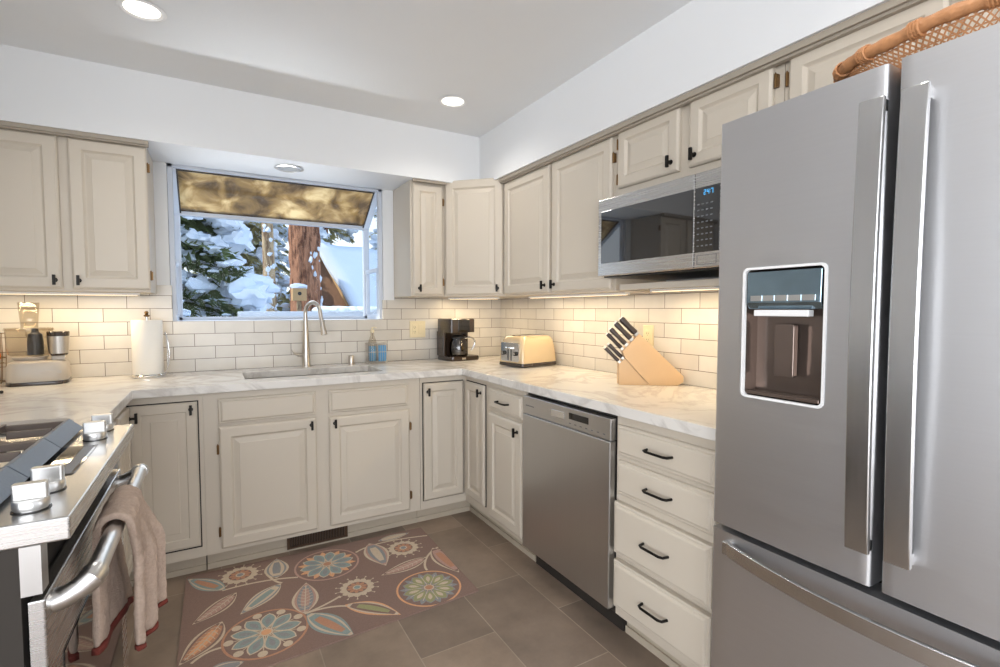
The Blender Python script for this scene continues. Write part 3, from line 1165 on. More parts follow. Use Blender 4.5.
# ---------------------------------------------------------------- dishwasher
t = thing('dishwasher', 'stainless dishwasher between the narrow cabinet and the drawers', 'dishwasher', (1.295, 2.017, 0), RR)
b = BM(); box(b, 0.004, 0.624, 0.03, 0.60, 0.09, 0.872)
obj('tub', b, M['dark'], t)
b = BM(); box(b, 0.008, 0.618, -0.006, 0.028, 0.112, 0.765)
obj('door', b, M['dwsteel'], t, bevel=0.004)
b = BM(); box(b, 0.008, 0.618, -0.002, 0.028, 0.767, 0.853)
dp = obj('control_panel', b, M['dwsteel'], t, bevel=0.003)
b = BM(); box(b, 0.365, 0.49, -0.0035, -0.0015, 0.805, 0.832)
obj('display', b, M['darkgloss'], dp)
b = BM(); box(b, 0.235, 0.33, -0.004, -0.0015, 0.797, 0.826)
lt = obj('latch_recess', b, M['chrome'], dp, bevel=0.001)
for i in range(7):
    obj('button', box(BM(), 0.365 + i * 0.035, 0.378 + i * 0.035, -0.0028, -0.0018, 0.785, 0.789), M['mark'], dp)
obj('nameplate', box(BM(), 0.03, 0.10, -0.0028, -0.0018, 0.806, 0.811), M['mark'], dp)
b = BM(); box(b, 0.01, 0.618, 0.075, 0.1, 0.0, 0.09)
obj('kick_plate', b, M['gapdark'], t)

# ---------------------------------------------------------------- refrigerator
FX, FY0, FY1, FH = 1.24, 0.913, 0.087, 1.78
t = thing('refrigerator', 'stainless french door refrigerator with water dispenser', 'refrigerator', (FX, FY0, 0), RR)
FW = FY0 - FY1
b = BM(); box(b, 0.006, FW - 0.006, 0.075, 0.66, 0.03, FH - 0.015)
obj('body', b, M['dark'], t)
b = BM(); box(b, 0.03, FW - 0.03, 0.09, 0.62, 0.0, 0.03)
obj('base', b, M['dark'], t)


def bow(x):       # slight outward curve of the doors
    u = (x / FW) * 2 - 1
    return -0.006 * (1 - u * u)


def curved_front(b, x0, x1, z0, z1, thick=0.07, rad=0.008, n=16, hole=None):
    """curved door slab in the x-z plane; front y = bow(x)"""
    xs = [x0 + (x1 - x0) * i / n for i in range(n + 1)]
    if hole:
        xs = sorted(set([x for x in xs if not (abs(x - hole[0]) < 0.012 or abs(x - hole[1]) < 0.012)] + [hole[0], hole[1]]))
    zs = [z0, z1] if not hole else [z0, hole[2], hole[3], z1]

    def yf(x):
        y = bow(x)
        d = min(x - x0, x1 - x)
        if d < rad:
            y += rad * (1 - math.sqrt(max(0, 1 - (1 - d / rad) ** 2)))
        return y
    xs = sorted(set(xs + [x0 + rad * k for k in (0.15, 0.4, 1)] + [x1 - rad * k for k in (0.15, 0.4, 1)]))
    Fv = [[b.verts.new((x, yf(x), z)) for z in zs] for x in xs]
    Bv = [[b.verts.new((x, thick, z)) for z in zs] for x in xs]
    nx, nz = len(xs), len(zs)
    for i in range(nx - 1):
        for j in range(nz - 1):
            xm = (xs[i] + xs[i + 1]) / 2
            inh = hole and hole[0] < xm < hole[1] and j == 1
            if not inh:
                b.faces.new((Fv[i][j], Fv[i + 1][j], Fv[i + 1][j + 1], Fv[i][j + 1]))
            b.faces.new((Bv[i][j], Bv[i + 1][j], Bv[i + 1][j + 1], Bv[i][j + 1]))
        b.faces.new((Fv[i][0], Fv[i + 1][0], Bv[i + 1][0], Bv[i][0]))
        b.faces.new((Fv[i][-1], Fv[i + 1][-1], Bv[i + 1][-1], Bv[i][-1]))
    for j in range(nz - 1):
        b.faces.new((Fv[0][j], Fv[0][j + 1], Bv[0][j + 1], Bv[0][j]))
        b.faces.new((Fv[-1][j], Fv[-1][j + 1], Bv[-1][j + 1], Bv[-1][j]))
    return b


GAPX = FW * 0.5
HX0, HX1, HZ0, HZ1 = 0.087, 0.290, 1.036, 1.372      # dispenser opening
b = BM(); curved_front(b, 0, GAPX - 0.013, 0.657, FH, hole=(HX0, HX1, HZ0, HZ1))
ldoor = obj('door', b, M['fridge'], t, smooth=True, label='left refrigerator door with dispenser')
b = BM(); curved_front(b, GAPX + 0.007, FW, 0.657, FH)
rdoor = obj('door', b, M['fridge'], t, smooth=True, label='right refrigerator door')
b = BM(); curved_front(b, 0, FW, 0.07, 0.640)
fdrawer = obj('freezer_drawer', b, M['fridge'], t, smooth=True)


def fr_handle(x, z0, z1, wd=0.046):
    b = BM()
    n = 18
    loops = []
    for i in range(n + 1):
        s = i / n
        z = z0 + (z1 - z0) * s
        out = 0.034 + 0.012 * math.sin(PI * s) ** 0.9
        y = bow(x) - out
        tk = 0.012
        loops.append([(x - wd / 2, y, z), (x + wd / 2, y, z), (x + wd / 2, y + tk, z), (x - wd / 2, y + tk, z)])
    rings_loft(b, loops)
    for z in (z0 + 0.012, z1 - 0.012):
        box(b, x - wd / 2 + 0.006, x + wd / 2 - 0.006, bow(x) - 0.026, bow(x) + 0.002, z - 0.012, z + 0.012)
    return b


xl = FY0 - 0.517
obj('handle', fr_handle(GAPX - 0.040 + 0.012, 0.74, 1.705), M['fridgeh'], ldoor, smooth=True, bevel=0.002)
obj('handle', fr_handle(GAPX + 0.040 + 0.006, 0.74, 1.705), M['fridgeh'], rdoor, smooth=True, bevel=0.002)
# freezer handle: bowed horizontal bar
b = BM()
n = 26
loops = []
for i in range(n + 1):
    s = i / n
    x = 0.045 + (FW - 0.09) * s
    y = bow(x) - 0.012 - 0.055 * math.sin(PI * s) ** 0.75
    z = 0.600
    loops.append([(x, y, z - 0.019), (x, y, z + 0.019), (x, y + 0.012, z + 0.019), (x, y + 0.012, z - 0.019)])
rings_loft(b, loops)
for s in (0.045 + 0.01, FW - 0.045 - 0.01):
    box(b, s - 0.01, s + 0.01, bow(s) - 0.018, bow(s) + 0.002, 0.582, 0.618)
obj('handle', b, M['fridgeh'], fdrawer, smooth=True, bevel=0.002)
# dispenser
b = BM()
cx, cz = (HX0 + HX1) / 2, (HZ0 + HZ1) / 2
w_, h_ = HX1 - HX0, HZ1 - HZ0
yb0 = bow(cx)
lpz = lambda ww, hh, r, y: [(x, y, z) for x, z in rrect(ww, hh, r, 4, cx, cz)]
rings_loft(b, [lpz(w_ + 0.008, h_ + 0.008, 0.014, yb0 + 0.004), lpz(w_ + 0.008, h_ + 0.008, 0.014, yb0 - 0.004), lpz(w_ - 0.004, h_ - 0.004, 0.012, yb0 - 0.004), lpz(w_ - 0.004, h_ - 0.004, 0.012, yb0 + 0.006)], cap0=False, cap1=False)
obj('dispenser_frame', b, M['rim'], ldoor, smooth=True)
b = BM()
rings_loft(b, [lpz(w_ - 0.002, h_ - 0.002, 0.012, yb0 + 0.002), lpz(w_ - 0.012, h_ - 0.02, 0.012, yb0 + 0.05), lpz(0.02, 0.02, 0.004, yb0 + 0.052)], cap0=False)
M['niche'] = mat('brown_grey_niche', (112, 98, 90), 0.12, 0.6, var=0.02)
obj('dispenser_niche', b, M['niche'], ldoor, smooth=True)
b = BM()
prism(b, [(yb0 - 0.001, HZ1 - 0.008), (yb0 + 0.045, HZ1 - 0.008), (yb0 + 0.045, HZ1 - 0.105), (yb0 + 0.006, HZ1 - 0.105), (yb0 - 0.004, HZ1 - 0.088)], HX0 + 0.008, HX1 - 0.008,
      Matrix(((0, 0, 1, 0), (1, 0, 0, 0), (0, 1, 0, 0), (0, 0, 0, 1))))
M['blueglass'] = mat('glossy_control_face', (130, 150, 162), 0.08, 0.9, var=0.25, scale=14)
ct = obj('dispenser_controls', b, M['blueglass'], ldoor, bevel=0.002)
b = BM()
for i in range(5):
    x = HX0 + 0.02 + i * 0.033
    box(b, x, x + 0.030, yb0 - 0.0055, yb0 - 0.002, HZ1 - 0.084, HZ1 - 0.070)
obj('button', b, M['chrome'], ct)
b = BM(); box(b, HX0 + 0.03, HX1 - 0.035, yb0 - 0.006, yb0 + 0.02, HZ1 - 0.123, HZ1 - 0.107)
obj('drip_lip', b, M['rim'], ldoor, bevel=0.002)
b = BM()
prism(b, rrect(0.05, 0.135, 0.006, 3, cx, HZ1 - 0.21), yb0 + 0.012, yb0 + 0.03, Matrix(((1, 0, 0, 0), (0, 0, 1, 0), (0, 1, 0, 0), (0, 0, 0, 1))))
obj('paddle', b, M['niche'], ldoor, bevel=0.002)
b = BM(); box(b, HX0 + 0.008, HX1 - 0.008, yb0 + 0.0, yb0 + 0.045, HZ0 + 0.006, HZ0 + 0.016)
obj('drip_tray', b, M['niche'], ldoor, bevel=0.002)

# wicker basket on the refrigerator
t = thing('wicker_basket', 'shallow honey-coloured wicker basket lying on top of the refrigerator', 'basket', (1.425, 0.41, FH))
RX, RY = 0.115, 0.285
b = BM()
pts = [(RX * math.cos(a), RY * math.sin(a), 0.084 + 0.002 * math.sin(9 * a)) for a in [2 * PI * i / 90 for i in range(90)]]
tube(b, pts, [0.0145 + 0.0015 * math.sin(i * 1.9) for i in range(90)], n=12, closed=True)
obj('rim', b, M['wick'], t, smooth=True)
b = BM()
pts = [(0.70 * RX * math.cos(a), 0.74 * RY * math.sin(a), 0.014) for a in [2 * PI * i / 72 for i in range(72)]]
tube(b, pts, 0.012, n=10, closed=True)
obj('base_ring', b, M['wick'], t, smooth=True)
b = BM()
for sgn in (1, -1):
    N = 120
    for k in range(N):
        a0 = 2 * PI * k / N
        p = []
        for j in range(7):
            s = j / 6
            a = a0 + sgn * 0.22 * s
            f = 0.72 + 0.25 * s
            p.append((f * RX * math.cos(a), f * RY * math.sin(a), 0.016 + 0.064 * s))
        tube(b, p, 0.0019, n=4)
for s in (0.2, 0.5, 0.8):
    f = 0.72 + 0.25 * s
    tube(b, [(f * RX * math.cos(a), f * RY * math.sin(a), 0.016 + 0.064 * s) for a in [2 * PI * i / 60 for i in range(60)]], 0.0018, n=4, closed=True)
obj('lattice', b, M['wick'], t)
b = BM(); lathe(b, [(0.001, 0.004), (1, 0.004), (1, 0.009), (0.001, 0.009)], n=48, sx=RX * 0.68, sy=RY * 0.72)
obj('bottom', b, M['wick'], t)
# rim wrapping
for k in range(14):
    b = BM()
    a = 2 * PI * k / 14 + 0.1
    c0 = Vector((RX * math.cos(a), RY * math.sin(a), 0.084))
    tg = Vector((-RX * math.sin(a), RY * math.cos(a), 0)).normalized()
    for q in range(4):
        c = c0 + tg * (q * 0.006)
        u, v = frame_of(tg)
        tube(b, [c + (u * math.cos(2 * PI * i / 12) + v * math.sin(2 * PI * i / 12)) * 0.0165 for i in range(12)], 0.003, n=5, closed=True)
    obj('rim_binding', b, M['wick'], t)

# ---------------------------------------------------------------- range
RY0, RY1, RXF = 1.036, 1.796, -0.209
t = thing('range', 'stainless slide-in gas range with knobs along the top front edge', 'range', (RXF, RY0, 0), PI / 2)
# local: x -> +Y, y -> -X (0 = front of control rail)
RW = RY1 - RY0
b = BM(); box(b, 0.004, RW - 0.004, 0.064, 0.70, 0.03, 0.905)
obj('body', b, M['gapdark'], t)
for x in (0.03, RW - 0.07):
    for y in (0.12, 0.62):
        obj('leg', cyl(BM(), (x + 0.02, y, 0), (x + 0.02, y, 0.03), 0.018), M['dark'], t)
# control rail
b = BM()
box(b, 0, RW, 0, 0.155, 0.892, 0.930)
obj('control_rail', b, M['steel_h'], t, bevel=0.003)
b = BM()
box(b, 0.265, 0.52, 0.045, 0.135, 0.9302, 0.9315)
obj('touch_display', b, M['darkgloss'], t)
b = BM()
box(b, 0.27, 0.515, 0.05, 0.07, 0.9316, 0.932)
obj('display_marks', b, M['mark'], t)
# cooktop
b = BM(); box(b, 0, RW, 0.155, 0.70, 0.905, 0.926)
obj('cooktop', b, M['steel_h'], t, bevel=0.002)
for sx in (0.0, RW - 0.035):
    obj('rail_bracket', box(BM(), sx, sx + 0.035, 0.037, 0.063, 0.812, 0.892), M['dwsteel'], t)
b = BM(); box(b, 0.0, RW, 0.034, 0.056, 0.18, 0.802)
dr = obj('oven_door', b, M['steel_h'], t, bevel=0.003)
b = BM(); box(b, 0.09, RW - 0.09, 0.0322, 0.0345, 0.24, 0.66)
obj('door_window', b, M['darkgloss'], dr)
b = BM(); box(b, 0.0, RW, 0.034, 0.058, 0.04, 0.172)
obj('warming_drawer', b, M['steel_h'], t, bevel=0.003)
b = BM()
hy, hz = -0.019, 0.803
tube(b, [(0.062, hy, hz), (RW - 0.062, hy, hz)], 0.016, n=20)
obj('handle', b, M['satin'], dr, smooth=True)
hb = bpy.data.objects['handle']
for sx, dx in ((0.048, 1), (RW - 0.048, -1)):
    b = BM()
    tube(b, [(sx, 0.035, 0.775), (sx, 0.016, 0.779), (sx, -0.004, 0.790), (sx + dx * 0.003, -0.015, 0.799), (sx + dx * 0.014, hy, hz), (sx + dx * 0.022, hy, hz)],
         [0.020, 0.0185, 0.019, 0.0215, 0.0205, 0.0185], n=16)
    obj('handle_bracket', b, M['satin'], dr, smooth=True)
# knobs
kb = []
for i, x in enumerate((1.107 - RY0, 1.207 - RY0, 1.630 - RY0, 1.735 - RY0)):
    b = BM()
    lathe(b, [(0.022, 0.0), (0.022, 0.0035), (0.024, 0.0045), (0.0245, 0.006), (0.0245, 0.017), (0.023, 0.019), (0.001, 0.019)], (x, 0.063, 0.930), n=36)
    kn = obj('knob', b, M['satin'], t, smooth=True)
    b = BM()
    prism(b, rrect(0.018, 0.046, 0.004, 4, x, 0.063), 0.9485, 0.976)
    obj('knob_grip', b, M['satin'], kn, bevel=0.002)
    b = BM()
    lathe(b, [(0.0262, 0.0), (0.0262, 0.0012), (0.022, 0.0016)], (x, 0.063, 0.930), n=32, cap=False)
    obj('knob_ring', b, M['dark'], kn)
# burners
for (x, y) in ((0.16, 0.27), (0.16, 0.55), (0.60, 0.27), (0.60, 0.55), (0.38, 0.41)):
    b = BM()
    lathe(b, [(0.052, 0), (0.052, 0.004), (0.040, 0.008), (0.040, 0.014), (0.032, 0.018), (0.001, 0.018)], (x, y, 0.926), n=28)
    obj('burner', b, M['irond'], t, smooth=True)
# grates: three sections with thick front rail, fingers
for g in range(3):
    x0 = 0.01 + g * (RW - 0.04) / 3 + 0.002
    x1 = 0.01 + (g + 1) * (RW - 0.04) / 3 - 0.002
    b = BM()
    YX = Matrix(((0, 0, 1, 0), (1, 0, 0, 0), (0, 1, 0, 0), (0, 0, 0, 1)))
    # front rail: sloping face
    prism(b, [(0.108, 0.938), (0.116, 0.934), (0.150, 0.948), (0.150, 0.962), (0.138, 0.966)], x0, x1, YX)
    obj('grate_rail', b, M['iron'], t, bevel=0.0015)
    b = BM()
    prism(b, [(0.655, 0.945), (0.675, 0.945), (0.675, 0.964), (0.655, 0.964)], x0, x1, YX)
    for xx in (x0, x1 - 0.012):
        box(b, xx, xx + 0.012, 0.14, 0.66, 0.946, 0.962)
    xm = (x0 + x1) / 2
    box(b, x0, x1, 0.402, 0.414, 0.946, 0.962)
    for (ya, yb_) in ((0.15, 0.235), (0.305, 0.402), (0.414, 0.51), (0.59, 0.66)):
        box(b, xm - 0.005, xm + 0.005, ya, yb_, 0.948, 0.966)
    for yc in (0.27, 0.55):
        box(b, x0, xm - 0.035, yc - 0.005, yc + 0.005, 0.948, 0.966)
        box(b, xm + 0.035, x1, yc - 0.005, yc + 0.005, 0.948, 0.966)
    for xx in (x0, x1 - 0.012):
        for yy in (0.14 + 0.02, 0.645):
            box(b, xx, xx + 0.012, yy, yy + 0.012, 0.926, 0.947)
    obj('grate', b, M['irond'], t, bevel=0.0015)

# kitchen towel over the oven handle
t = thing('kitchen_towel', 'taupe terry towel with rust-red hem hanging over the oven handle', 'towel', (-0.19, 1.42, 0.803))
bar_x, bar_z = -0.19, 0.803
tw = BM()
hm = BM()
R_ = 0.029
back_len, front_len = 0.225, 0.26
path = []
for i in range(14):
    q = i / 13
    path.append((-R_, -back_len * (1 - q), -(1 - q)))
for i in range(1, 12):
    a = PI - PI * i / 12
    path.append((R_ * math.cos(a), R_ * math.sin(a), 0.0))
for i in range(22):
    q = i / 21
    path.append((R_, -front_len * q, q))
NY = 40
ya, yb_ = 1.290, 1.462
grid = []
for (dx, dz, tt) in path:
    row = []
    for j in range(NY + 1):
        v = j / NY
        y = ya + (yb_ - ya) * v
        ev = 1 - (1 - min(v / 0.12, 1)) ** 2
        if tt > 0:
            k = min(1, tt * 3)
            x = dx - 0.002 * k + 0.036 * v * k + (0.007 * math.sin(v * 13 + 0.5) + 0.004 * math.sin(v * 27)) * k
            y = y + 0.012 * k * (1 - v) - 0.02 * tt * v + 0.010 * math.sin(tt * 5) * (1 - v)
            z = dz * (1.0 + 0.05 * math.sin(v * 4.2 + 0.3))
        elif tt < 0:
            k = -tt
            x = dx - 0.006 * k * (1 - v) + 0.035 * v * k + 0.003 * math.sin(v * 12) * k
            y = y - 0.02 * k
            z = dz * (1 + 0.04 * math.sin(v * 5 + 1))
        else:
            sw = 1 + 0.35 * v
            x = dx * (1 + 0.05 * math.sin(v * 11)) + (0.016 + 0.02 * v) * 0.0
            z = dz * sw
        row.append(Vector((x, y - 1.42, z)))
    grid.append(row)


def sheet(rows, thick, nrm_hint=None):
    bm = BM()
    V = [[bm.verts.new(p) for p in r] for r in rows]
    for i in range(len(rows) - 1):
        for j in range(len(rows[0]) - 1):
            bm.faces.new((V[i][j], V[i][j + 1], V[i + 1][j + 1], V[i + 1][j]))
    return bm


o = obj('cloth', sheet(grid, 0), M['towel'], t, smooth=True)
md = o.modifiers.new('solid', 'SOLIDIFY'); md.thickness = 0.014; md.offset = 0
tex = bpy.data.textures.new('terry', 'CLOUDS'); tex.noise_scale = 0.02
sb = o.modifiers.new('sub', 'SUBSURF'); sb.levels = 1; sb.render_levels = 1
dm = o.modifiers.new('rough', 'DISPLACE'); dm.texture = tex; dm.strength = 0.007; dm.mid_level = 0.5
for rows in ([r for r in grid[-2:]], [r for r in grid[:2]]):
    rr = [[p.copy() for p in r] for r in rows]
    if rows[0] is grid[-2]:
        a, c = rr
        rr = [c, [p + (p - q) * 0.75 for p, q in zip(c, a)]]
    else:
        a, c = rr
        rr = [a, [p + (p - q) * 0.75 for p, q in zip(a, c)]]
    o = obj('hem', sheet(rr, 0), M['hem'], t, smooth=True)
    md = o.modifiers.new('solid', 'SOLIDIFY'); md.thickness = 0.014; md.offset = 0

# spoon rest behind the grates
t = thing('spoon_rest', 'pale oval spoon rest on the counter at the far side of the range', 'spoon rest', (-0.50, 1.93, 0.914))
b = BM()
lathe(b, [(0.001, 0.003), (0.8, 0.004), (0.95, 0.012), (1.0, 0.018), (0.97, 0.021), (0.9, 0.014), (0.75, 0.008), (0.001, 0.006)], n=40, sx=0.13, sy=0.055)
obj('dish', b, M['proc'], t, smooth=True)

# ---------------------------------------------------------------- counter things
Z0 = 0.914
# paper towel holder
t = thing('paper_towel_holder', 'chrome upright paper towel holder left of the window', 'holder', (-0.298, 3.17, Z0))
b = BM(); lathe(b, [(0.001, 0), (0.078, 0), (0.08, 0.004), (0.08, 0.012), (0.076, 0.016), (0.001, 0.016)], n=40)
obj('base', b, M['chrome'], t, smooth=True)
b = BM(); cyl(b, (0, 0, 0.016), (0, 0, 0.315), 0.006)
obj('rod', b, M['chrome'], t, smooth=True)
b = BM(); lathe(b, [(0.004, 0.312), (0.013, 0.316), (0.014, 0.322), (0.006, 0.328), (0.010, 0.334), (0.008, 0.342), (0.002, 0.345)], n=18)
obj('finial', b, M['brass'], t, smooth=True)
b = BM()
tube(b, [(0.068, -0.03, 0.012), (0.082, -0.035, 0.03), (0.094, -0.04, 0.07), (0.098, -0.042, 0.12), (0.092, -0.04, 0.18), (0.083, -0.035, 0.225), (0.079, -0.03, 0.232)], 0.0035)
tube(b, [(0.075, -0.015, 0.012), (0.086, -0.015, 0.05), (0.088, -0.015, 0.12), (0.085, -0.012, 0.2), (0.079, -0.03, 0.232)], 0.0025)
obj('tension_arm', b, M['chrome'], t, smooth=True)
t = thing('paper_towel_roll', 'white paper towel roll on the upright holder', 'paper towels', (-0.298, 3.17, Z0 + 0.0165))
b = BM(); lathe(b, [(0.022, 0), (0.066, 0), (0.068, 0.003), (0.068, 0.277), (0.066, 0.281), (0.022, 0.281)], n=48, cap=False)
rr = [v for v in b.verts]
obj('paper', b, M['paper'], t, smooth=True)
b = BM(); lathe(b, [(0.0205, 0.001), (0.022, 0.001), (0.022, 0.280), (0.0205, 0.280), (0.0205, 0.001)], n=32, cap=False)
obj('core', b, M['toast'], t, smooth=True)

# food processor
FP = Vector((-0.725, 3.16, Z0))
t = thing('food_processor', 'silver food processor with clear bowl under the left wall cabinet', 'food processor', FP, 0.10)
b = BM()
lp3 = lambda w_, d_, r, z, cy=0: [(x, y, z) for x, y in rrect(w_, d_, r, 6, 0, cy)]
rings_loft(b, [lp3(0.215, 0.20, 0.05, 0.014), lp3(0.22, 0.205, 0.05, 0.03), lp3(0.216, 0.20, 0.05, 0.085), lp3(0.20, 0.185, 0.05, 0.105), lp3(0.16, 0.15, 0.05, 0.112)])
body = obj('base', b, M['proc'], t, smooth=True)
b = BM(); rings_loft(b, [lp3(0.222, 0.207, 0.05, 0.0), lp3(0.226, 0.211, 0.05, 0.006), lp3(0.220, 0.205, 0.05, 0.016)])
obj('foot', b, M['cof'], t, smooth=True)
b = BM()
box(b, 0.015, 0.09, -0.1045, -0.1015, 0.052, 0.066)
obj('button', b, M['proc'], body)
b = BM(); lathe(b, [(0.055, 0.110), (0.06, 0.118), (0.066, 0.128), (0.066, 0.131), (0.001, 0.131)], (-0.03, 0, 0), n=32)
obj('collar', b, M['proc'], t, smooth=True)
b = BM(); lathe(b, [(0.062, 0.131), (0.078, 0.14), (0.083, 0.20), (0.086, 0.262), (0.084, 0.262), (0.081, 0.2), (0.076, 0.142), (0.06, 0.134)], (-0.03, 0, 0), n=40, cap=False)
bowl = obj('bowl', b, M['cglass'], t, smooth=True)
b = BM(); lathe(b, [(0.001, 0.268), (0.084, 0.266), (0.089, 0.262), (0.089, 0.252), (0.087, 0.252)], (-0.03, 0, 0), n=40, cap=False)
obj('lid', b, M['cglass'], t, smooth=True)
b = BM()
rings_loft(b, [[(x + -0.028, y, z) for x, y in rrect(ww, 0.05, 0.02, 5)] for ww, z in ((0.060, 0.267), (0.066, 0.30), (0.078, 0.385))], cap0=False, cap1=False)
o = obj('feed_chute', b, M['cglass'], t, smooth=True)
md = o.modifiers.new('solid', 'SOLIDIFY'); md.thickness = 0.002
b = BM(); lathe(b, [(0.030, 0.136), (0.030, 0.20), (0.026, 0.235), (0.014, 0.245), (0.012, 0.262), (0.001, 0.262)], (-0.01, 0, 0), n=24)
obj('blade_hub', b, M['dark'], bowl, smooth=True)
b = BM(); lathe(b, [(0.030, 0.132), (0.036, 0.142), (0.042, 0.238), (0.043, 0.244), (0.040, 0.248), (0.001, 0.248)], (0.076, -0.03, 0), n=32)
obj('measuring_cup', b, M['dglass'] if False else M['cof'], t, smooth=True, label='dark cylindrical cup')
b = BM(); lathe(b, [(0.0365, 0.142), (0.0422, 0.225), (0.0428, 0.225), (0.0372, 0.142)], (0.076, -0.03, 0), n=32, cap=False)
obj('cup_band', b, M['nickel'], t, smooth=True)
b = BM(); box(b, 0.05, 0.10, -0.05, -0.01, 0.11, 0.1325)
obj('cup_bracket', b, M['proc'], t, bevel=0.004)

# wire fruit rack and the orange, at the left edge
t = thing('wire_fruit_basket', 'thin bronze wire fruit basket at the left end of the counter', 'basket', (-0.905, 3.21, Z0))
b = BM()
Rb = 0.05
for z, r in ((0.012, 0.045), (0.125, 0.050), (0.24, 0.050)):
    tube(b, [(r * math.cos(2 * PI * i / 32), r * math.sin(2 * PI * i / 32), z) for i in range(32)], 0.0018, n=6, closed=True)
for k in range(8):
    a = 2 * PI * k / 8 + 0.2
    tube(b, [(0.045 * math.cos(a), 0.045 * math.sin(a), 0.002), (0.05 * math.cos(a), 0.05 * math.sin(a), 0.125), (0.05 * math.cos(a), 0.05 * math.sin(a), 0.24)], 0.0015, n=5)
for k in range(4):
    a = PI * k / 4
    tube(b, [(0.049 * math.cos(a), 0.049 * math.sin(a), 0.098), (-0.049 * math.cos(a), -0.049 * math.sin(a), 0.098)], 0.0014, n=5)
obj('wire_frame', b, M['brass'], t)
t = thing('orange', 'round orange fruit resting in the wire basket', 'orange', (-0.905, 3.21, Z0 + 0.0995))
b = BM(); bmesh.ops.create_uvsphere(b, u_segments=24, v_segments=14, radius=0.034)
bmesh.ops.translate(b, verts=b.verts, vec=(0, 0, 0.033))
bmesh.ops.scale(b, verts=b.verts, vec=(1, 1, 0.97))
o = obj('fruit', b, M['orange'], t, smooth=True)
b = BM(); cyl(b, (0, 0, 0.0635), (0, 0, 0.0665), 0.003, 0.002, n=8)
obj('stem', b, M['needle'], t)

# dark spoon handle near left edge
t = thing('serving_spoon', 'dark spoon lying on the counter at the left picture edge', 'spoon', (-0.80, 2.86, Z0))
b = BM()
tube(b, [(-0.07, 0.05, 0.010), (-0.03, 0.025, 0.0095), (0.0, 0.0, 0.008), (0.03, -0.035, 0.0075)], [0.006, 0.005, 0.0055, 0.007], n=8)
o_ = obj('handle', b, M['dark'], t, smooth=True)
b = BM()
lathe(b, [(0.001, 0.001), (0.9, 0.003), (1.0, 0.011), (0.9, 0.008), (0.001, 0.004)], (-0.09, 0.065, 0), n=20, sx=0.03, sy=0.022)
obj('bowl', b, M['dark'], t, smooth=True)

# coffee maker
t = thing('coffee_maker', 'dark brown drip coffee maker in the counter corner', 'coffee maker', (1.475, 3.165, Z0), 0.12)
b = BM()
lq3 = lambda w_, d_, r, z: [(x, y, z) for x, y in rrect(w_, d_, r, 6, 0.018, 0)]
rings_loft(b, [lq3(0.235, 0.20, 0.03, 0.0), lq3(0.24, 0.205, 0.03, 0.012), lq3(0.235, 0.20, 0.03, 0.03), lq3(0.19, 0.16, 0.03, 0.034)])
obj('base', b, M['cof'], t, smooth=True)
b = BM()
prism(b, [(-0.10, 0.095), (-0.10, 0.0), (-0.085, 0.0), (-0.06, 0.035), (0.06, 0.035), (0.085, 0.0), (0.10, 0.0), (0.10, 0.095)], 0.03, 0.20)
obj('back_column', b, M['cof'], t, bevel=0.003)
b = BM()
rings_loft(b, [lp3(0.20, 0.19, 0.02, 0.195), lp3(0.20, 0.19, 0.02, 0.285), lp3(0.19, 0.18, 0.02, 0.29)])
hd = obj('brew_head', b, M['cof'], t, smooth=True)
b = BM()
box(b, -0.04, 0.05, -0.0975, -0.094, 0.20, 0.285)
obj('front_plate', b, M['darkgloss'], hd, bevel=0.002)
b = BM()
cc = (0.0, -0.032, 0)
lathe(b, [(0.045, 0.036), (0.058, 0.04), (0.062, 0.075), (0.060, 0.12), (0.045, 0.15), (0.043, 0.158), (0.0415, 0.158), (0.0435, 0.149), (0.058, 0.12), (0.060, 0.075), (0.056, 0.042)], cc, n=36, cap=False)
cr = obj('carafe', b, M['dglass'], t, smooth=True)
b = BM(); lathe(b, [(0.001, 0.0385), (0.055, 0.0405), (0.0585, 0.075), (0.058, 0.10), (0.001, 0.10)], cc, n=32)
obj('coffee', b, M['cof'], cr, smooth=True)
b = BM(); lathe(b, [(0.046, 0.151), (0.048, 0.165), (0.03, 0.175), (0.001, 0.176)], cc, n=32)
obj('carafe_lid', b, M['dark'], cr, smooth=True)
b = BM()
a0 = -0.35
dx_, dy_ = math.cos(a0), math.sin(a0)
tube(b, [(cc[0] + dx_ * q, cc[1] + dy_ * q, z) for q, z in ((0.046, 0.152), (0.075, 0.158), (0.105, 0.152), (0.118, 0.13), (0.112, 0.10), (0.098, 0.075), (0.09, 0.066))], [0.006, 0.006, 0.006, 0.0055, 0.005, 0.005, 0.004], n=8)
obj('carafe_handle', b, M['chrome'], cr, smooth=True)
b = BM(); box(b, -0.015, 0.015, -0.1045, -0.101, 0.010, 0.022)
obj('switch', b, M['nickel'], t, bevel=0.001)

# toaster: long axis into the depth, control end towards the corner side
ta = 0.17
ex = Vector((math.cos(ta), math.sin(ta)))
ey = Vector((-math.sin(ta), math.cos(ta)))
cen = Vector((1.600, 2.494)) + ex * 0.143 + ey * 0.108
t = thing('toaster', 'cream long-bodied toaster with steel control end beside the coffee maker', 'toaster', (cen.x, cen.y, Z0), ta)
TLx, TWy = 0.295, 0.225
b = BM()
rings_loft(b, [lp3(TLx, TWy, 0.02, 0.022), lp3(TLx, TWy, 0.022, 0.05), lp3(TLx - 0.008, TWy - 0.012, 0.025, 0.12), lp3(TLx - 0.02, TWy - 0.03, 0.03, 0.165), lp3(TLx - 0.045, TWy - 0.06, 0.03, 0.185), lp3(TLx - 0.08, TWy - 0.10, 0.02, 0.190)])
obj('shell', b, M['toast'], t, smooth=True)
b = BM(); rings_loft(b, [lp3(TLx + 0.004, TWy + 0.004, 0.02, 0.006), lp3(TLx + 0.006, TWy + 0.006, 0.022, 0.012), lp3(TLx + 0.002, TWy + 0.002, 0.02, 0.026)])
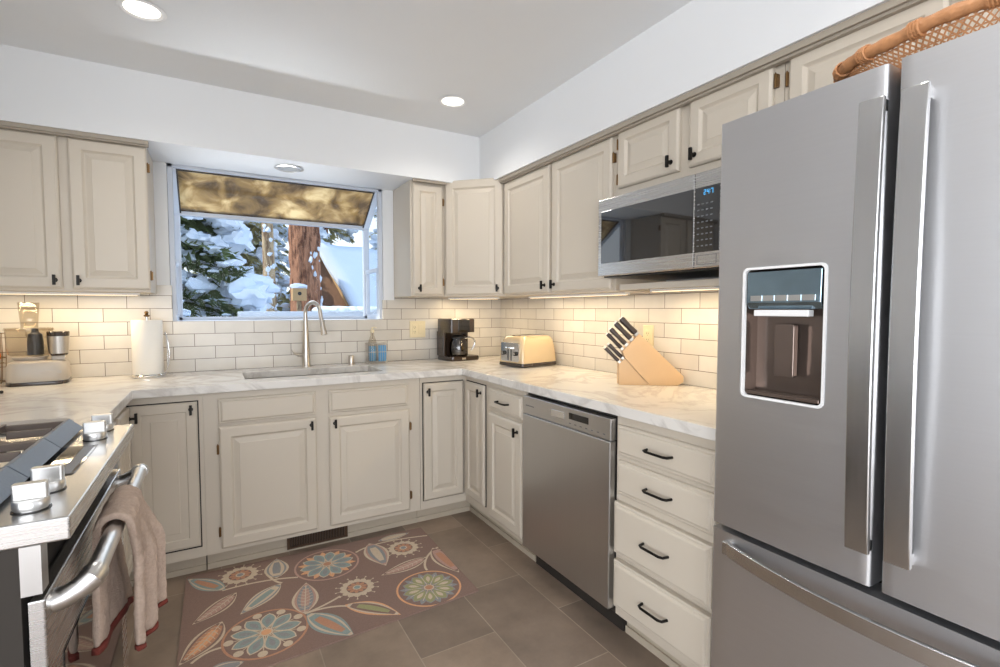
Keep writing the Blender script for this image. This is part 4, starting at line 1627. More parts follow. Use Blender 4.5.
obj('base', b, M['cof'], t, smooth=True)
b = BM()
for sx in (-1, 1):
    for sy in (-1, 1):
        cyl(b, (sx * 0.105, sy * 0.07, 0), (sx * 0.105, sy * 0.07, 0.008), 0.009, n=12)
obj('foot', b, M['dark'], t)
b = BM()
YZ = Matrix(((0, 0, 1, 0), (1, 0, 0, 0), (0, 1, 0, 0), (0, 0, 0, 1)))
x_ = -TLx / 2
b2 = rrect(0.165, 0.115, 0.012, 4, 0, 0.092)
prism(b, b2, x_ - 0.006, x_ + 0.012, YZ)
pl = obj('control_plate', b, M['chrome'], t, bevel=0.002)
for yk in (-0.055, 0.055):
    b = BM(); cyl(b, (x_ - 0.006, yk, 0.085), (x_ - 0.02, yk, 0.085), 0.014, 0.012, n=20)
    obj('browning_knob', b, M['dark'], pl, smooth=True)
    b = BM(); cyl(b, (x_ - 0.02, yk, 0.085), (x_ - 0.0225, yk, 0.085), 0.010, 0.009, n=20)
    obj('knob_cap', b, M['chrome'], pl)
for yk in (-0.014, 0.014):
    b = BM(); box(b, x_ - 0.008, x_ - 0.0055, yk - 0.003, yk + 0.003, 0.04, 0.12)
    obj('lever_slot', b, M['dark'], pl)
    b = BM(); box(b, x_ - 0.022, x_ - 0.007, yk - 0.010, yk + 0.010, 0.112, 0.122)
    obj('lever', b, M['chrome'], pl, bevel=0.002)
b = BM()
for yk in (-0.028, 0.028):
    box(b, -0.095, 0.095, yk - 0.014, yk + 0.014, 0.1885, 0.1915)
obj('slot', b, M['gapdark'], t)
b = BM()
for yk in (-0.046, -0.010, 0.010, 0.046):
    box(b, -0.10, 0.10, yk - 0.004, yk + 0.004, 0.189, 0.194)
obj('slot_rim', b, M['nickel'], t)

# knife block
k0 = Vector((1.635, 1.717)); k1 = Vector((1.873, 1.544))
ku = (k1 - k0).normalized()
kv = Vector((-ku.y, ku.x))
if kv.x < 0: kv = -kv          # into the wall side
kang = math.atan2(ku.y, ku.x)
t = thing('knife_block', 'light beech slanted knife block on the counter by the refrigerator', 'knife block', (k0.x, k0.y, Z0), kang)
# local: x along the visible side, y away from the camera, z up
side = 1 if (Vector((-math.sin(kang), math.cos(kang))).dot(kv) > 0) else -1
XZ = Matrix(((1, 0, 0, 0), (0, 0, side, 0), (0, 1, 0, 0), (0, 0, 0, 1)))
b = BM()
prism(b, [(0.0, 0.0), (0.0, 0.098), (0.027, 0.124), (0.140, 0.0)], 0.004, 0.076, XZ)
obj('front_block', b, M['wood'], t, bevel=0.0015)
b = BM()
prism(b, [(0.1405, 0.0), (0.265, 0.0), (0.292, 0.018), (0.292, 0.044), (0.090, 0.240), (0.014, 0.157), (0.0278, 0.1245)], 0.0, 0.08, XZ)
obj('main_block', b, M['wood'], t, bevel=0.0015)
sl = Vector((-0.70, 0.71)).normalized()      # direction the handles point (x, z)
nrm = Vector((0.71, 0.70))
face0, face1 = Vector((0.014, 0.157)), Vector((0.090, 0.240))
kn_i = 0
protoK = None


def knife_mesh(Lh, wd, th):
    t_ = None
    hb_ = BM()
    loops = []
    for s, ww in ((0, 0.85), (0.06, 1.0), (0.5, 0.88), (0.9, 1.05), (1.0, 0.8)):
        loops.append([(x * 1.0, y, s * Lh) for x, y in rrect(wd * ww, th, th * 0.4, 3)])
    rings_loft(hb_, loops)
    return hb_


knives = [
    # position along face (0..1), y, length, width, label
    (0.93, 0.018, 0.118, 0.024, 'largest dark-handled knife at the top of the block, near row'),
    (0.93, 0.060, 0.110, 0.022, 'dark-handled knife at the top of the block, far row'),
    (0.62, 0.016, 0.122, 0.022, 'dark-handled knife second from the top, near row'),
    (0.64, 0.040, 0.124, 0.020, 'dark-handled knife in the middle row, centre slot'),
    (0.66, 0.064, 0.116, 0.020, 'dark-handled knife in the middle row, far slot'),
    (0.32, 0.018, 0.120, 0.020, 'dark-handled knife third from the top, near row'),
    (0.34, 0.050, 0.112, 0.018, 'dark-handled knife third from the top, far row'),
    (0.08, 0.030, 0.112, 0.017, 'slim dark-handled knife lowest on the upper face'),
]
lowk = [(0.22, 0.012), (0.22, 0.030), (0.22, 0.048), (0.22, 0.066), (0.84, 0.021), (0.84, 0.057)]
lfa, lfb = Vector((0.0, 0.098)), Vector((0.027, 0.124))


def place_knife(fx, fz, yy, L, wd, th, label, tilt=0.0, group=None):
    d = Vector((sl.x, sl.y))
    kt = thing('kitchen_knife', label, 'knife', (0, 0, 0), 0, group)
    ca, sa = math.cos(kang), math.sin(kang)
    ylocal = side * yy
    base = Vector((k0.x + fx * ca - ylocal * sa, k0.y + fx * sa + ylocal * ca, Z0 + fz))
    # local z -> handle direction; local x -> in-plane normal
    zx = Vector((d.x * ca, d.x * sa, d.y)).normalized()
    yx = Vector((-sa, ca, 0))
    xx = yx.cross(zx).normalized()
    mt = Matrix((xx, yx, zx)).transposed().to_4x4()
    mt.translation = base
    kt.matrix_world = mt
    obj('handle', _off(knife_mesh(L, wd, th), 0.012), M['knife'], kt, smooth=True)
    b = BM(); prism(b, rrect(wd * 0.8, th * 0.8, 0.002, 3), 0.0005, 0.0125)
    obj('bolster', b, M['nickel'], kt)
    b = BM(); prism(b, rrect(wd * 0.8, th * 0.9, 0.002, 3), L + 0.012, L + 0.0145)
    obj('butt_cap', b, M['nickel'], kt)
    return kt


def _off(bm, dz):
    bmesh.ops.translate(bm, verts=bm.verts, vec=(0, 0, dz))
    return bm


for s, yy, L, wd, lab in knives:
    p = face0.lerp(face1, s)
    place_knife(p.x, p.y, yy, L * 0.82, wd * 1.15, 0.019, lab)
for i, (s, yy) in enumerate(lowk):
    p = lfa.lerp(lfb, s)
    place_knife(p.x, p.y, yy, 0.085, 0.018, 0.014, 'small dark-handled steak knife in the low front part of the knife block', group='steak knives in the front of the block')

# outlets
def outlet(name, label, loc, rz, gang=1):
    t = thing(name, label, 'outlet', loc, rz)
    W_ = 0.070 if gang == 1 else 0.116
    b = BM()
    panel(b, -W_ / 2, W_ / 2, -0.0575, 0.0575, [(0, 0), (0, 0.003), (0.004, 0.006), (0.005, 0.006)], 0)
    obj('plate', b, M['ivory'], t)
    xs_ = [0] if gang == 1 else [-0.023, 0.023]
    for i, x in enumerate(xs_):
        b = BM()
        panel(b, x - 0.0165, x + 0.0165, -0.033, 0.033, [(0, 0.0055), (0, 0.008), (0.002, 0.009), (0.003, 0.009)], 0)
        ins = obj('insert', b, M['ivory'], t)
        b = BM()
        for zz in ((0.016, -0.016) if i == 0 else ()):
            for dx in (-0.006, 0.006):
                box(b, x + dx - 0.001, x + dx + 0.001, -0.0095, -0.0088, zz - 0.004, zz + 0.004)
            box(b, x - 0.002, x + 0.002, -0.0095, -0.0088, zz - 0.011, zz - 0.008)
        if i == 0:
            obj('socket_holes', b, M['dark'], ins)
        else:
            b.free()
    return t


outlet('outlet_plate', 'ivory double outlet and switch plate on tiles left of the coffee maker', (1.242, YW - 0.0092, 1.128), 0, 2)
outlet('outlet_plate', 'ivory outlet plate on tiles behind the knife block', (XW - 0.0092, 1.805, 1.130), RR, 1)

# wire sink caddy with bottle and sponge
t = thing('sink_caddy', 'small wire caddy holding sponge and bottle right of the faucet', 'caddy', (0.93, 3.235, Z0))
b = BM()
w2, d2 = 0.064, 0.038
for z in (0.010, 0.075, 0.13):
    tube(b, [(x, y, z) for x, y in rrect(2 * w2, 2 * d2, 0.012, 3)], 0.0022, n=6, closed=True)
for i in range(9):
    x = -w2 + 0.006 + i * (2 * w2 - 0.012) / 8
    for sy in (-1, 1):
        tube(b, [(x, sy * d2, 0.010), (x, sy * d2, 0.13)], 0.0014, n=5)
    tube(b, [(x, -d2, 0.010), (x, d2, 0.010)], 0.0014, n=5)
for sy in (-0.02, 0, 0.02):
    for sx in (-1, 1):
        tube(b, [(sx * w2, sy, 0.010), (sx * w2, sy, 0.13)], 0.0014, n=5)
for sx in (-1, 1):
    for sy in (-1, 1):
        tube(b, [(sx * (w2 - 0.01), sy * (d2 - 0.004), 0.0), (sx * (w2 - 0.01), sy * (d2 - 0.004), 0.010)], 0.003, n=6)
obj('wire_frame', b, M['nickel'], t)
t = thing('soap_bottle', 'clear plastic soap bottle with blue liquid in the wire caddy', 'bottle', (0.905, 3.238, Z0 + 0.0115))
b = BM(); lathe(b, [(0.001, 0), (0.026, 0.001), (0.028, 0.01), (0.028, 0.11), (0.024, 0.14), (0.012, 0.17), (0.011, 0.19), (0.001, 0.19)], n=28)
obj('bottle', b, M['cglass'], t, smooth=True)
b = BM(); lathe(b, [(0.001, 0.003), (0.024, 0.004), (0.025, 0.012), (0.025, 0.10), (0.001, 0.10)], n=28)
obj('liquid', b, M['blue'], t, smooth=True)
b = BM(); lathe(b, [(0.013, 0.190), (0.013, 0.208), (0.006, 0.212), (0.005, 0.225), (0.001, 0.226)], n=20)
tube(b, [(0, 0, 0.222), (0.012, -0.01, 0.226), (0.022, -0.02, 0.222)], 0.0035, n=6)
obj('pump', b, M['ivory'], t, smooth=True)
t = thing('sponge', 'blue sponge standing in the wire caddy', 'sponge', (0.965, 3.225, Z0 + 0.0115))
b = BM(); rings_loft(b, [lp3(0.05, 0.02, 0.006, 0), lp3(0.052, 0.022, 0.006, 0.05), lp3(0.05, 0.02, 0.006, 0.105)])
obj('foam', b, M['blue'], t, smooth=True)

# ---------------------------------------------------------------- rug with its woven pattern (one mesh, pattern as coloured yarn areas)
def weave_mat(name, rgb):
    return mat(name, rgb, 0.95, var=0.22, scale=210, bump=0.6, bscale=320)


RUG = {}
names = [('ground', (140, 115, 104)), ('cream', (208, 190, 166)), ('teal', (146, 160, 156)), ('orange', (192, 142, 114)), ('green', (160, 158, 116)), ('slate', (148, 148, 148)), ('pink', (188, 152, 138)), ('peach', (226, 170, 128))]
mats = []
for i, (k, c) in enumerate(names):
    RUG[k] = i
    mats.append(weave_mat('rug_' + k, c))
rug = BM()
corners = [(-0.137, 2.722), (1.014, 2.668), (1.006, 1.930), (-0.141, 1.868)]
RT = 0.006
A = [rug.verts.new((x, y, 0.0005)) for x, y in corners]
B = [rug.verts.new((x, y, RT)) for x, y in corners]
for i in range(4):
    rug.faces.new((A[i], A[(i + 1) % 4], B[(i + 1) % 4], B[i]))
rug.faces.new(A)
rug.faces.new(B)
lay = [0]


def clip_poly(poly):
    """clip to the rug outline (convex, clockwise)"""
    out = poly
    m_ = 0.004
    for i in range(4):
        a, c = Vector(corners[i]), Vector(corners[(i + 1) % 4])
        e = (c - a).normalized()
        nn = Vector((e.y, -e.x))       # inward for clockwise order
        res = []
        for k in range(len(out)):
            p, q = Vector(out[k - 1]), Vector(out[k])
            dp, dq = (p - a).dot(nn) - m_, (q - a).dot(nn) - m_
            if (dp >= 0) != (dq >= 0):
                res.append(tuple(p.lerp(q, dp / (dp - dq))))
            if dq >= 0:
                res.append(tuple(q))
        out = res
        if len(out) < 3:
            return []
    return out


def patch(poly, col, level):
    poly = clip_poly(poly)
    if len(poly) < 3: return
    lay[0] += 1
    z = RT + 0.0003 * level + 3e-7 * (lay[0] % 900)
    f = rug.faces.new([rug.verts.new((x, y, z)) for x, y in poly])
    f.material_index = RUG[col]
    f.normal_update()
    if f.normal.z < 0: f.normal_flip()


def disc(c, rx, col, level, n=28, ry=None, rot=0):
    ry = ry or rx
    patch([(c[0] + rx * math.cos(a) * math.cos(rot) - ry * math.sin(a) * math.sin(rot), c[1] + rx * math.cos(a) * math.sin(rot) + ry * math.sin(a) * math.cos(rot)) for a in [2 * PI * i / n for i in range(n)]], col, level)


def petal(c, ang, r0, r1, w_, col, level):
    pts = []
    for i in range(9):
        s = i / 8
        pts.append((r0 + (r1 - r0) * s, w_ * math.sin(PI * s ** 1.3) ** 0.8 if 0 < s < 1 else 0))
    pts = pts + [(a, -b_) for a, b_ in reversed(pts[1:-1])]
    patch([(c[0] + a * math.cos(ang) - b_ * math.sin(ang), c[1] + a * math.sin(ang) + b_ * math.cos(ang)) for a, b_ in pts], col, level)


def band(pts, w_, col, level):
    P = [Vector(p) for p in pts]
    a, c = [], []
    for k, p in enumerate(P):
        d = (P[min(k + 1, len(P) - 1)] - P[max(k - 1, 0)]).normalized()
        n_ = Vector((-d.y, d.x)) * w_ / 2
        a.append(tuple(p + n_))
        c.append(tuple(p - n_))
    patch(a + c[::-1], col, level)


def bez(p0, p1, p2, n=12):
    return [tuple((1 - s) ** 2 * Vector(p0) + 2 * s * (1 - s) * Vector(p1) + s * s * Vector(p2)) for s in [i / n for i in range(n + 1)]]


def leaf(p, q, w_, bend, cols, ribs=True):
    """leaf from stem point p to tip q"""
    p, q = Vector(p), Vector(q)
    d = q - p
    L_ = d.length
    d.normalize()
    n_ = Vector((-d.y, d.x))

    def out(k, shrink):
        a, c = [], []
        for i in range(13):
            s = shrink + (1 - 2 * shrink) * i / 12
            ww = w_ * k * math.sin(PI * s ** 0.85)
            cc = p + d * L_ * s + n_ * bend * math.sin(PI * s)
            a.append(tuple(cc + n_ * ww)); c.append(tuple(cc - n_ * ww))
        return a + c[::-1]
    patch(out(1.0, 0.0), cols[0], 2)
    patch(out(0.80, 0.05), cols[1], 3)
    patch(out(0.62, 0.11), cols[2], 4)
    if len(cols) > 3:
        patch(out(0.34, 0.22), cols[3], 5)
    if ribs:
        mid = [tuple(p + d * L_ * s + n_ * bend * math.sin(PI * s)) for s in [0.05 + 0.85 * i / 10 for i in range(11)]]
        band(mid, 0.0045, cols[0], 6)
        for s in [0.15 + 0.1 * i for i in range(8)]:
            cc = p + d * L_ * s + n_ * bend * math.sin(PI * s)
            ww = w_ * 0.55 * math.sin(PI * min(1, s + 0.05) ** 0.85)
            for sg in (1, -1):
                band([tuple(cc), tuple(cc + d * 0.6 * ww + n_ * sg * ww)], 0.003, cols[0], 6)


def flower_big(c, R, petal_col, n, ringcol='orange', alt='cream', centre='peach', alt_round=True):
    disc(c, R, ringcol, 2, 40)
    disc(c, R - 0.009, 'ground', 3, 40)
    for i in range(n):
        a = 2 * PI * i / n
        petal(c, a, 0.02, R * 0.84, R * 0.19, 'cream' if petal_col != 'green' else 'slate', 4)
        petal(c, a, 0.028, R * 0.80, R * 0.155, petal_col, 5)
        petal(c, a, 0.045, R * 0.66, R * 0.07, 'slate' if petal_col == 'teal' else 'cream', 6)
        a2 = a + PI / n
        if alt_round:
            disc((c[0] + R * 0.84 * math.cos(a2), c[1] + R * 0.84 * math.sin(a2)), R * 0.115, alt, 5, 12)
        else:
            petal(c, a2, 0.03, R * 0.9, R * 0.10, alt, 4)
        band([(c[0] + 0.02 * math.cos(a2), c[1] + 0.02 * math.sin(a2)), (c[0] + R * 0.72 * math.cos(a2), c[1] + R * 0.72 * math.sin(a2))], 0.0035, 'cream', 5)
    disc(c, R * 0.16, 'cream', 7, 20)
    disc(c, R * 0.12, centre, 8, 20)


def flower_small(c, R, out_='cream', mid='orange', cen='teal'):
    n = 14
    for i in range(n):
        a = 2 * PI * i / n
        disc((c[0] + R * 0.82 * math.cos(a), c[1] + R * 0.82 * math.sin(a)), R * 0.2, out_, 2, 10)
        band([(c[0] + R * 0.9 * math.cos(a), c[1] + R * 0.9 * math.sin(a)), (c[0] + R * 1.22 * math.cos(a), c[1] + R * 1.22 * math.sin(a))], 0.003, out_, 2)
        disc((c[0] + R * 1.25 * math.cos(a), c[1] + R * 1.25 * math.sin(a)), R * 0.06, out_, 2, 8)
    disc(c, R * 0.78, out_, 3, 24)
    disc(c, R * 0.62, 'ground', 4, 24)
    for i in range(10):
        a = 2 * PI * i / 10
        petal(c, a, R * 0.15, R * 0.62, R * 0.12, mid, 5)
    disc(c, R * 0.26, 'cream', 6, 16)
    disc(c, R * 0.18, cen, 7, 16)


flower_big((0.152, 2.085), 0.155, 'teal', 9)
flower_big((0.462, 2.507), 0.152, 'teal', 10, ringcol='pink', alt='peach', alt_round=False, centre='orange')
flower_big((0.820, 2.060), 0.146, 'green', 10, ringcol='peach', alt='slate', alt_round=False, centre='orange')
flower_small((0.084, 2.609), 0.078, out_='cream', mid='orange', cen='slate')
flower_small((0.538, 2.224), 0.075, out_='cream', mid='orange', cen='teal')
flower_small((0.844, 2.48), 0.078, out_='cream', mid='orange', cen='slate')
band(bez((0.008, 2.502), (0.172, 2.518), (0.319, 2.451)), 0.011, 'cream', 1)
band(bez((0.614, 2.557), (0.729, 2.634), (1.007, 2.553)), 0.011, 'cream', 1)
band(bez((-0.096, 2.031), (-0.041, 2.094), (0.023, 2.065)), 0.011, 'cream', 1)
band(bez((0.301, 2.137), (0.383, 2.153), (0.457, 2.194)), 0.011, 'cream', 1)
band(bez((0.301, 2.137), (0.42, 2.151), (0.497, 2.08)), 0.011, 'cream', 1)
band(bez((0.917, 2.328), (0.865, 2.257), (0.869, 2.206)), 0.011, 'cream', 1)
band(bez((0.917, 2.328), (0.964, 2.383), (1.007, 2.397)), 0.011, 'cream', 1)
band(bez((0.194, 2.55), (0.226, 2.443), (0.249, 2.438)), 0.011, 'cream', 1)
leaf((0.02, 2.503), (-0.131, 2.693), 0.045, 0, ['teal', 'cream', 'teal', 'orange'], False)
leaf((0.063, 2.454), (-0.101, 2.285), 0.042, 0.01, ['cream', 'ground', 'pink'], True)
leaf((0.243, 2.433), (0.069, 2.264), 0.045, 0.0, ['cream', 'slate', 'cream', 'teal'], False)
leaf((0.004, 2.25), (-0.134, 2.04), 0.055, 0.01, ['cream', 'ground', 'orange', 'peach'], True)
leaf((0.231, 2.493), (0.251, 2.693), 0.055, 0.0, ['cream', 'slate', 'cream', 'slate'], False)
leaf((0.301, 2.137), (0.344, 2.383), 0.055, 0.0, ['cream', 'pink', 'slate', 'pink'], True)
leaf((0.309, 2.132), (0.445, 1.891), 0.055, 0.0, ['teal', 'cream', 'teal', 'orange'], False)
leaf((0.459, 2.117), (0.645, 1.93), 0.045, 0.01, ['peach', 'cream', 'ground', 'green'], False)
leaf((0.701, 2.62), (0.71, 2.347), 0.06, 0.0, ['cream', 'pink', 'slate', 'cream'], False)
leaf((0.917, 2.328), (0.662, 2.27), 0.042, 0.008, ['cream', 'ground', 'pink'], True)
leaf((0.977, 2.403), (0.994, 2.11), 0.055, 0.0, ['cream', 'ground', 'pink', 'orange'], False)
leaf((0.75, 2.622), (0.932, 2.635), 0.03, 0.0, ['cream', 'slate', 'cream'], False)
leaf((-0.06, 1.936), (0.069, 1.948), 0.04, 0.0, ['slate', 'cream', 'slate'], False)
o = obj('rug', rug, mats)
settag(o, 'brown floral runner rug with teal and green medallions in front of the sink', 'rug')

# ---------------------------------------------------------------- outdoors
ICO = {}


def blob(bm, c, r, sx=1, sy=1, sz=0.6, seed=0, mi=0, sub=2, rough=0.25):
    if sub not in ICO:
        tb = BM()
        bmesh.ops.create_icosphere(tb, subdivisions=sub, radius=1.0)
        tb.verts.index_update()
        ICO[sub] = ([v.co.copy() for v in tb.verts], [[v.index for v in f.verts] for f in tb.faces])
        tb.free()
    co, fa = ICO[sub]
    c = Vector(c)
    sv = Vector((seed * 1.0, seed * 0.7, 1.3))
    V = []
    for v in co:
        k = 1 + rough * noise.noise(v * 1.6 + sv)
        V.append(bm.verts.new((c.x + v.x * r * sx * k, c.y + v.y * r * sy * k, c.z + v.z * r * sz * k)))
    for f in fa:
        bm.faces.new([V[q] for q in f])


b = BM()
nx, ny = 40, 40
G = [[None] * (ny + 1) for _ in range(nx + 1)]
for i in range(nx + 1):
    for j in range(ny + 1):
        x = -14 + 34 * i / nx
        y = 4.0 + 34 * j / ny
        z = -0.6 + 0.062 * (y - 4) + 0.35 * noise.noise(Vector((x * 0.25, y * 0.25, 0)))
        G[i][j] = b.verts.new((x, y, z))
for i in range(nx):
    for j in range(ny):
        b.faces.new((G[i][j], G[i + 1][j], G[i + 1][j + 1], G[i][j + 1]))
o = obj('snowy_ground', b, M['snow'], smooth=True)
settag(o, kind='structure')


def conifer(x, y, z0, H, R, label, nm='needle', seed=1, snow=0.8, nb=70, lowest=0.12, sprig=26, grp=None, bark='bark', sprigL=0.3, small=2):
    t = thing('snowy_fir_tree', label, 'tree', (x, y, z0), 0, grp)
    r_ = random.Random(seed)
    b = BM(); cyl(b, (0, 0, -0.3), (0, 0, H * 0.97), R * 0.075 + 0.03, 0.02, n=12)
    obj('trunk', b, M[bark], t, smooth=True)
    fo = BM(); sn = BM()
    for k in range(nb):
        h = lowest + (0.98 - lowest) * (k + r_.random()) / nb
        a = r_.random() * 2 * PI
        L_ = R * (1.03 - h) * (0.75 + 0.4 * r_.random()) + 0.08
        d = Vector((math.cos(a), math.sin(a), 0))
        sd = Vector((-d.y, d.x, 0))
        droop = -0.35 - 0.25 * r_.random()
        base = Vector((0, 0, h * H))
        tube(fo, [base, base + d * L_ * 0.5 + Vector((0, 0, 0.3 * droop * L_ * 0.5)), base + d * L_ + Vector((0, 0, droop * L_))], [0.02, 0.012, 0.005], n=4)
        for q in range(sprig):
            s = 0.12 + 0.88 * q / sprig
            p = base + d * L_ * s + Vector((0, 0, droop * L_ * s * s * 0.9 + 0.02))
            wl = sprigL * (1.15 - s) * min(1, R) * (0.6 + 0.8 * r_.random()) + 0.06
            for sg in (-1, 1):
                tip = p + sd * sg * wl + d * wl * 0.5 + Vector((0, 0, -wl * (0.2 + 0.5 * r_.random())))
                m1 = p + (tip - p) * 0.45
                wv = d * 0.022 + Vector((0, 0, 0.03))
                v = [fo.verts.new(c) for c in (p, m1 + wv, tip, m1 - wv)]
                fo.faces.new(v)
                for z_ in range(3):
                    s2 = 0.3 + 0.3 * z_
                    p2 = p.lerp(tip, s2)
                    t2 = p2 + Vector((r_.uniform(-1, 1), r_.uniform(-1, 1), r_.uniform(-0.9, 0.5))) * 0.09
                    w2_ = Vector((r_.uniform(-1, 1), r_.uniform(-1, 1), r_.uniform(-1, 1))).normalized() * 0.016
                    fo.faces.new([fo.verts.new(c) for c in (p2 + w2_, t2, p2 - w2_)])
        if r_.random() < snow:
            for q in range(small * 5):
                s = 0.25 + 0.8 * r_.random()
                p = base + d * L_ * s + Vector((0, 0, droop * L_ * s * s + 0.03)) + sd * r_.uniform(-0.2, 0.2) * L_
                blob(sn, p, 0.02 + 0.045 * r_.random() * (1 if small > 2 else 2.0), 1.5, 1.5, 0.6, seed=k * 3 + q, sub=1, rough=0.7)
            for q in range(1 + int(3 * r_.random())):
                s = 0.3 + 0.75 * r_.random()
                p = base + d * L_ * s + Vector((0, 0, droop * L_ * s * s + 0.05)) + sd * r_.uniform(-0.14, 0.14) * L_
                blob(sn, p, (0.06 + 0.09 * r_.random()) * (0.7 + 0.5 * R * 0.5), 1.15, 1.15, 0.9, seed=k * 7 + q, sub=3, rough=0.9)
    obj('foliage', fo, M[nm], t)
    obj('snow_load', sn, M['snow'], t, smooth=True)
    return t


b = BM()
for k in range(26):
    blob(b, (-1.2 + k * 0.14, 5.6 + 0.25 * math.sin(k * 1.7), 0.75 + 0.10 * math.sin(k * 2.3)), 0.34, 1.2, 1.0, 0.9, seed=k + 60, sub=2, rough=0.5)
o = obj('snow_bank', b, M['snow'], smooth=True)
settag(o, 'rounded snow bank heaped below the window beyond the deck rail', 'snow')
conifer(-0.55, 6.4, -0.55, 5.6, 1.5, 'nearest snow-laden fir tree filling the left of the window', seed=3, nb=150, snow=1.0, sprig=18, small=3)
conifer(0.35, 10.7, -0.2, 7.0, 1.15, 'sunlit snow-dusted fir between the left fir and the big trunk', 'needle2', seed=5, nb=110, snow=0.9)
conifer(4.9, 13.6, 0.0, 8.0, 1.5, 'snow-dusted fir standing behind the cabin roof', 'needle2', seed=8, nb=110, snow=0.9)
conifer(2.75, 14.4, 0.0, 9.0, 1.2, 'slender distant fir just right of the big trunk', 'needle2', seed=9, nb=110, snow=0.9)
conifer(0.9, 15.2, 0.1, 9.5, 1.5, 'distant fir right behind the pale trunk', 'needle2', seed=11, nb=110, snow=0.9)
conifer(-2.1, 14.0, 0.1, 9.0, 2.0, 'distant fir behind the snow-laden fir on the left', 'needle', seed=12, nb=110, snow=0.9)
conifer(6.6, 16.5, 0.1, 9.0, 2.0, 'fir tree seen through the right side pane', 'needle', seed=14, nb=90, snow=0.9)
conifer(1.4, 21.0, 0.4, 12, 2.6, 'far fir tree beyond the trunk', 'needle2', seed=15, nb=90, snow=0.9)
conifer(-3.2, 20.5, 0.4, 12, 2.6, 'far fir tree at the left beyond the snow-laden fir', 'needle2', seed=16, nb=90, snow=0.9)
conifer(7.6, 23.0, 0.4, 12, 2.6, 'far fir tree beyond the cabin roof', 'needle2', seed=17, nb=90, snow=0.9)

# big pine trunk
t = thing('pine_trunk', 'large red-brown pine trunk beyond the window', 'tree trunk', (1.41, 9.2, -0.35))
b = BM()
n, mz = 48, 90
rings = []
for j in range(mz + 1):
    z = 6.5 * j / mz
    rr = 0.27 - 0.012 * z + 0.14 * math.exp(-z * 2.2)
    ring = []
    for k in range(n):
        a = 2 * PI * k / n
        q = noise.noise(Vector((math.cos(a) * 3.2, math.sin(a) * 3.2, z * 0.9))) * 0.03 + noise.noise(Vector((math.cos(a) * 9, math.sin(a) * 9, z * 3.0))) * 0.03
        ring.append((math.cos(a) * (rr + q), math.sin(a) * (rr + q), z))
    rings.append(ring)
rings_loft(b, rings)
obj('bark', b, M['bark'], t, smooth=True)
b = BM()
r_ = random.Random(4)
for k in range(120):
    z = r_.uniform(0.2, 5)
    a = r_.uniform(-1.5, 0.5)
    rr = 0.275 - 0.012 * z
    blob(b, (math.cos(a) * rr, math.sin(a) * rr, z), r_.uniform(0.012, 0.035), 1, 1, 1.8, seed=k, sub=1, rough=0.6)
obj('snow_patches', b, M['snow'], t, smooth=True)
t = thing('pale_trunk', 'thinner pale trunk left of the big pine trunk', 'tree trunk', (0.78, 8.6, -0.4))
b = BM(); tube(b, [(0, 0, 0), (0.02, 0, 1.2), (0.0, 0, 2.6), (-0.04, 0, 5)], [0.12, 0.10, 0.085, 0.07], n=16)
obj('bark', b, M['bark2'], t, smooth=True)
b = BM()
r_ = random.Random(14)
for k in range(60):
    z = r_.uniform(1.0, 4.6)
    a = r_.uniform(-2.6, 0.3)
    rr = 0.105 - 0.008 * z
    blob(b, (0.01 + math.cos(a) * rr, math.sin(a) * rr, z), r_.uniform(0.015, 0.04), 1.2, 1, 1.3, seed=k, sub=1, rough=0.6)
obj('snow_patches', b, M['snow'], t, smooth=True)

# birdhouse in front of the trunk on a post
t = thing('birdhouse', 'small wooden birdhouse with snow cap on a post before the pine trunk', 'birdhouse', (1.16, 8.2, -0.4))
b = BM(); box(b, -0.03, 0.03, -0.03, 0.03, 0, 1.80)
obj('post', b, M['bark2'], t)
b = BM(); box(b, -0.10, 0.10, -0.09, 0.09, 1.80, 1.99)
obj('box', b, M['birdwood'], t, bevel=0.005)
b = BM(); cyl(b, (0, -0.0905, 1.91), (0, -0.095, 1.91), 0.028)
obj('entrance_hole', b, M['dark'], t)
b = BM(); blob(b, (0, 0, 2.02), 0.13, 1.0, 0.9, 0.38, seed=3)
obj('snow_cap', b, M['snow'], t, smooth=True)

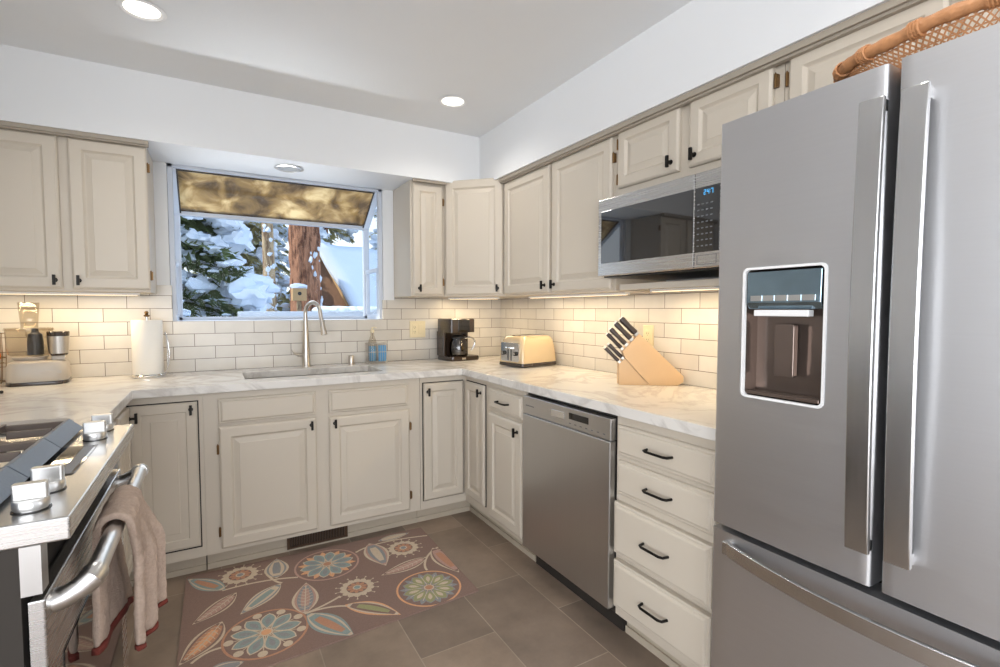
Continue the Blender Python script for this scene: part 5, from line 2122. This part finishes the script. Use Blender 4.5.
# A-frame cabin with snow roof
t = thing('cabin', 'small A-frame cabin with snow-covered roof right of the pine trunk', 'cabin', (1.78, 10.0, 0), math.atan2(0.44, 0.9))
# local: x along the ridge, -y towards the window, z up
apz, drop, hw = 2.32, 2.5, 1.95
YZm = Matrix(((0, 0, 1, 0), (1, 0, 0, 0), (0, 1, 0, 0), (0, 0, 0, 1)))
b = BM(); prism(b, [(-hw, apz - drop), (hw, apz - drop), (0, apz)], 0.12, 3.9, YZm)
obj('gable_wall', b, M['cabin'], t)
b = BM()
prism(b, [(0, apz + 0.01), (hw + 0.05, apz - drop), (hw + 0.14, apz - drop), (0, apz + 0.13)], 0.0, 4.0, YZm)
prism(b, [(0, apz + 0.01), (-hw - 0.05, apz - drop), (-hw - 0.14, apz - drop), (0, apz + 0.13)], 0.0, 4.0, YZm)
obj('roof', b, M['birdwood'], t)
for sg in (-1, 1):
    b = BM()
    vsn = []
    for i in range(21):
        for j in range(17):
            p = Vector((-0.05 + 4.1 * j / 16, sg * (hw + 0.16) * i / 20, apz + 0.19 - drop * i / 20))
            p += Vector((0, sg * 0.06, 0.05)) * noise.noise(p * 1.5)
            vsn.append(b.verts.new(p))
    for i in range(20):
        for j in range(16):
            b.faces.new((vsn[i * 17 + j], vsn[(i + 1) * 17 + j], vsn[(i + 1) * 17 + j + 1], vsn[i * 17 + j + 1]))
    o = obj('roof_snow', b, M['snow'], t, smooth=True)
    md = o.modifiers.new('solid', 'SOLIDIFY'); md.thickness = 0.10; md.offset = 0

# deck rail with snow outside the window
t = thing('deck_railing', 'pale deck railing with snow just outside the window', 'railing', (0.6, 4.6, -0.5))
b = BM(); box(b, -0.42, 1.2, -0.05, 0.05, 1.68, 1.75)
for x in (-0.3, 0.4, 1.1):
    box(b, x - 0.04, x + 0.04, -0.04, 0.04, 0, 1.68)
obj('rail', b, M['trim'], t, bevel=0.004)
b = BM()
for k in range(12):
    blob(b, (0.25 + k * 0.085, 0, 1.76), 0.075, 1.2, 0.8, 0.5, seed=k + 20, rough=0.3)
obj('rail_snow', b, M['snow'], t, smooth=True)
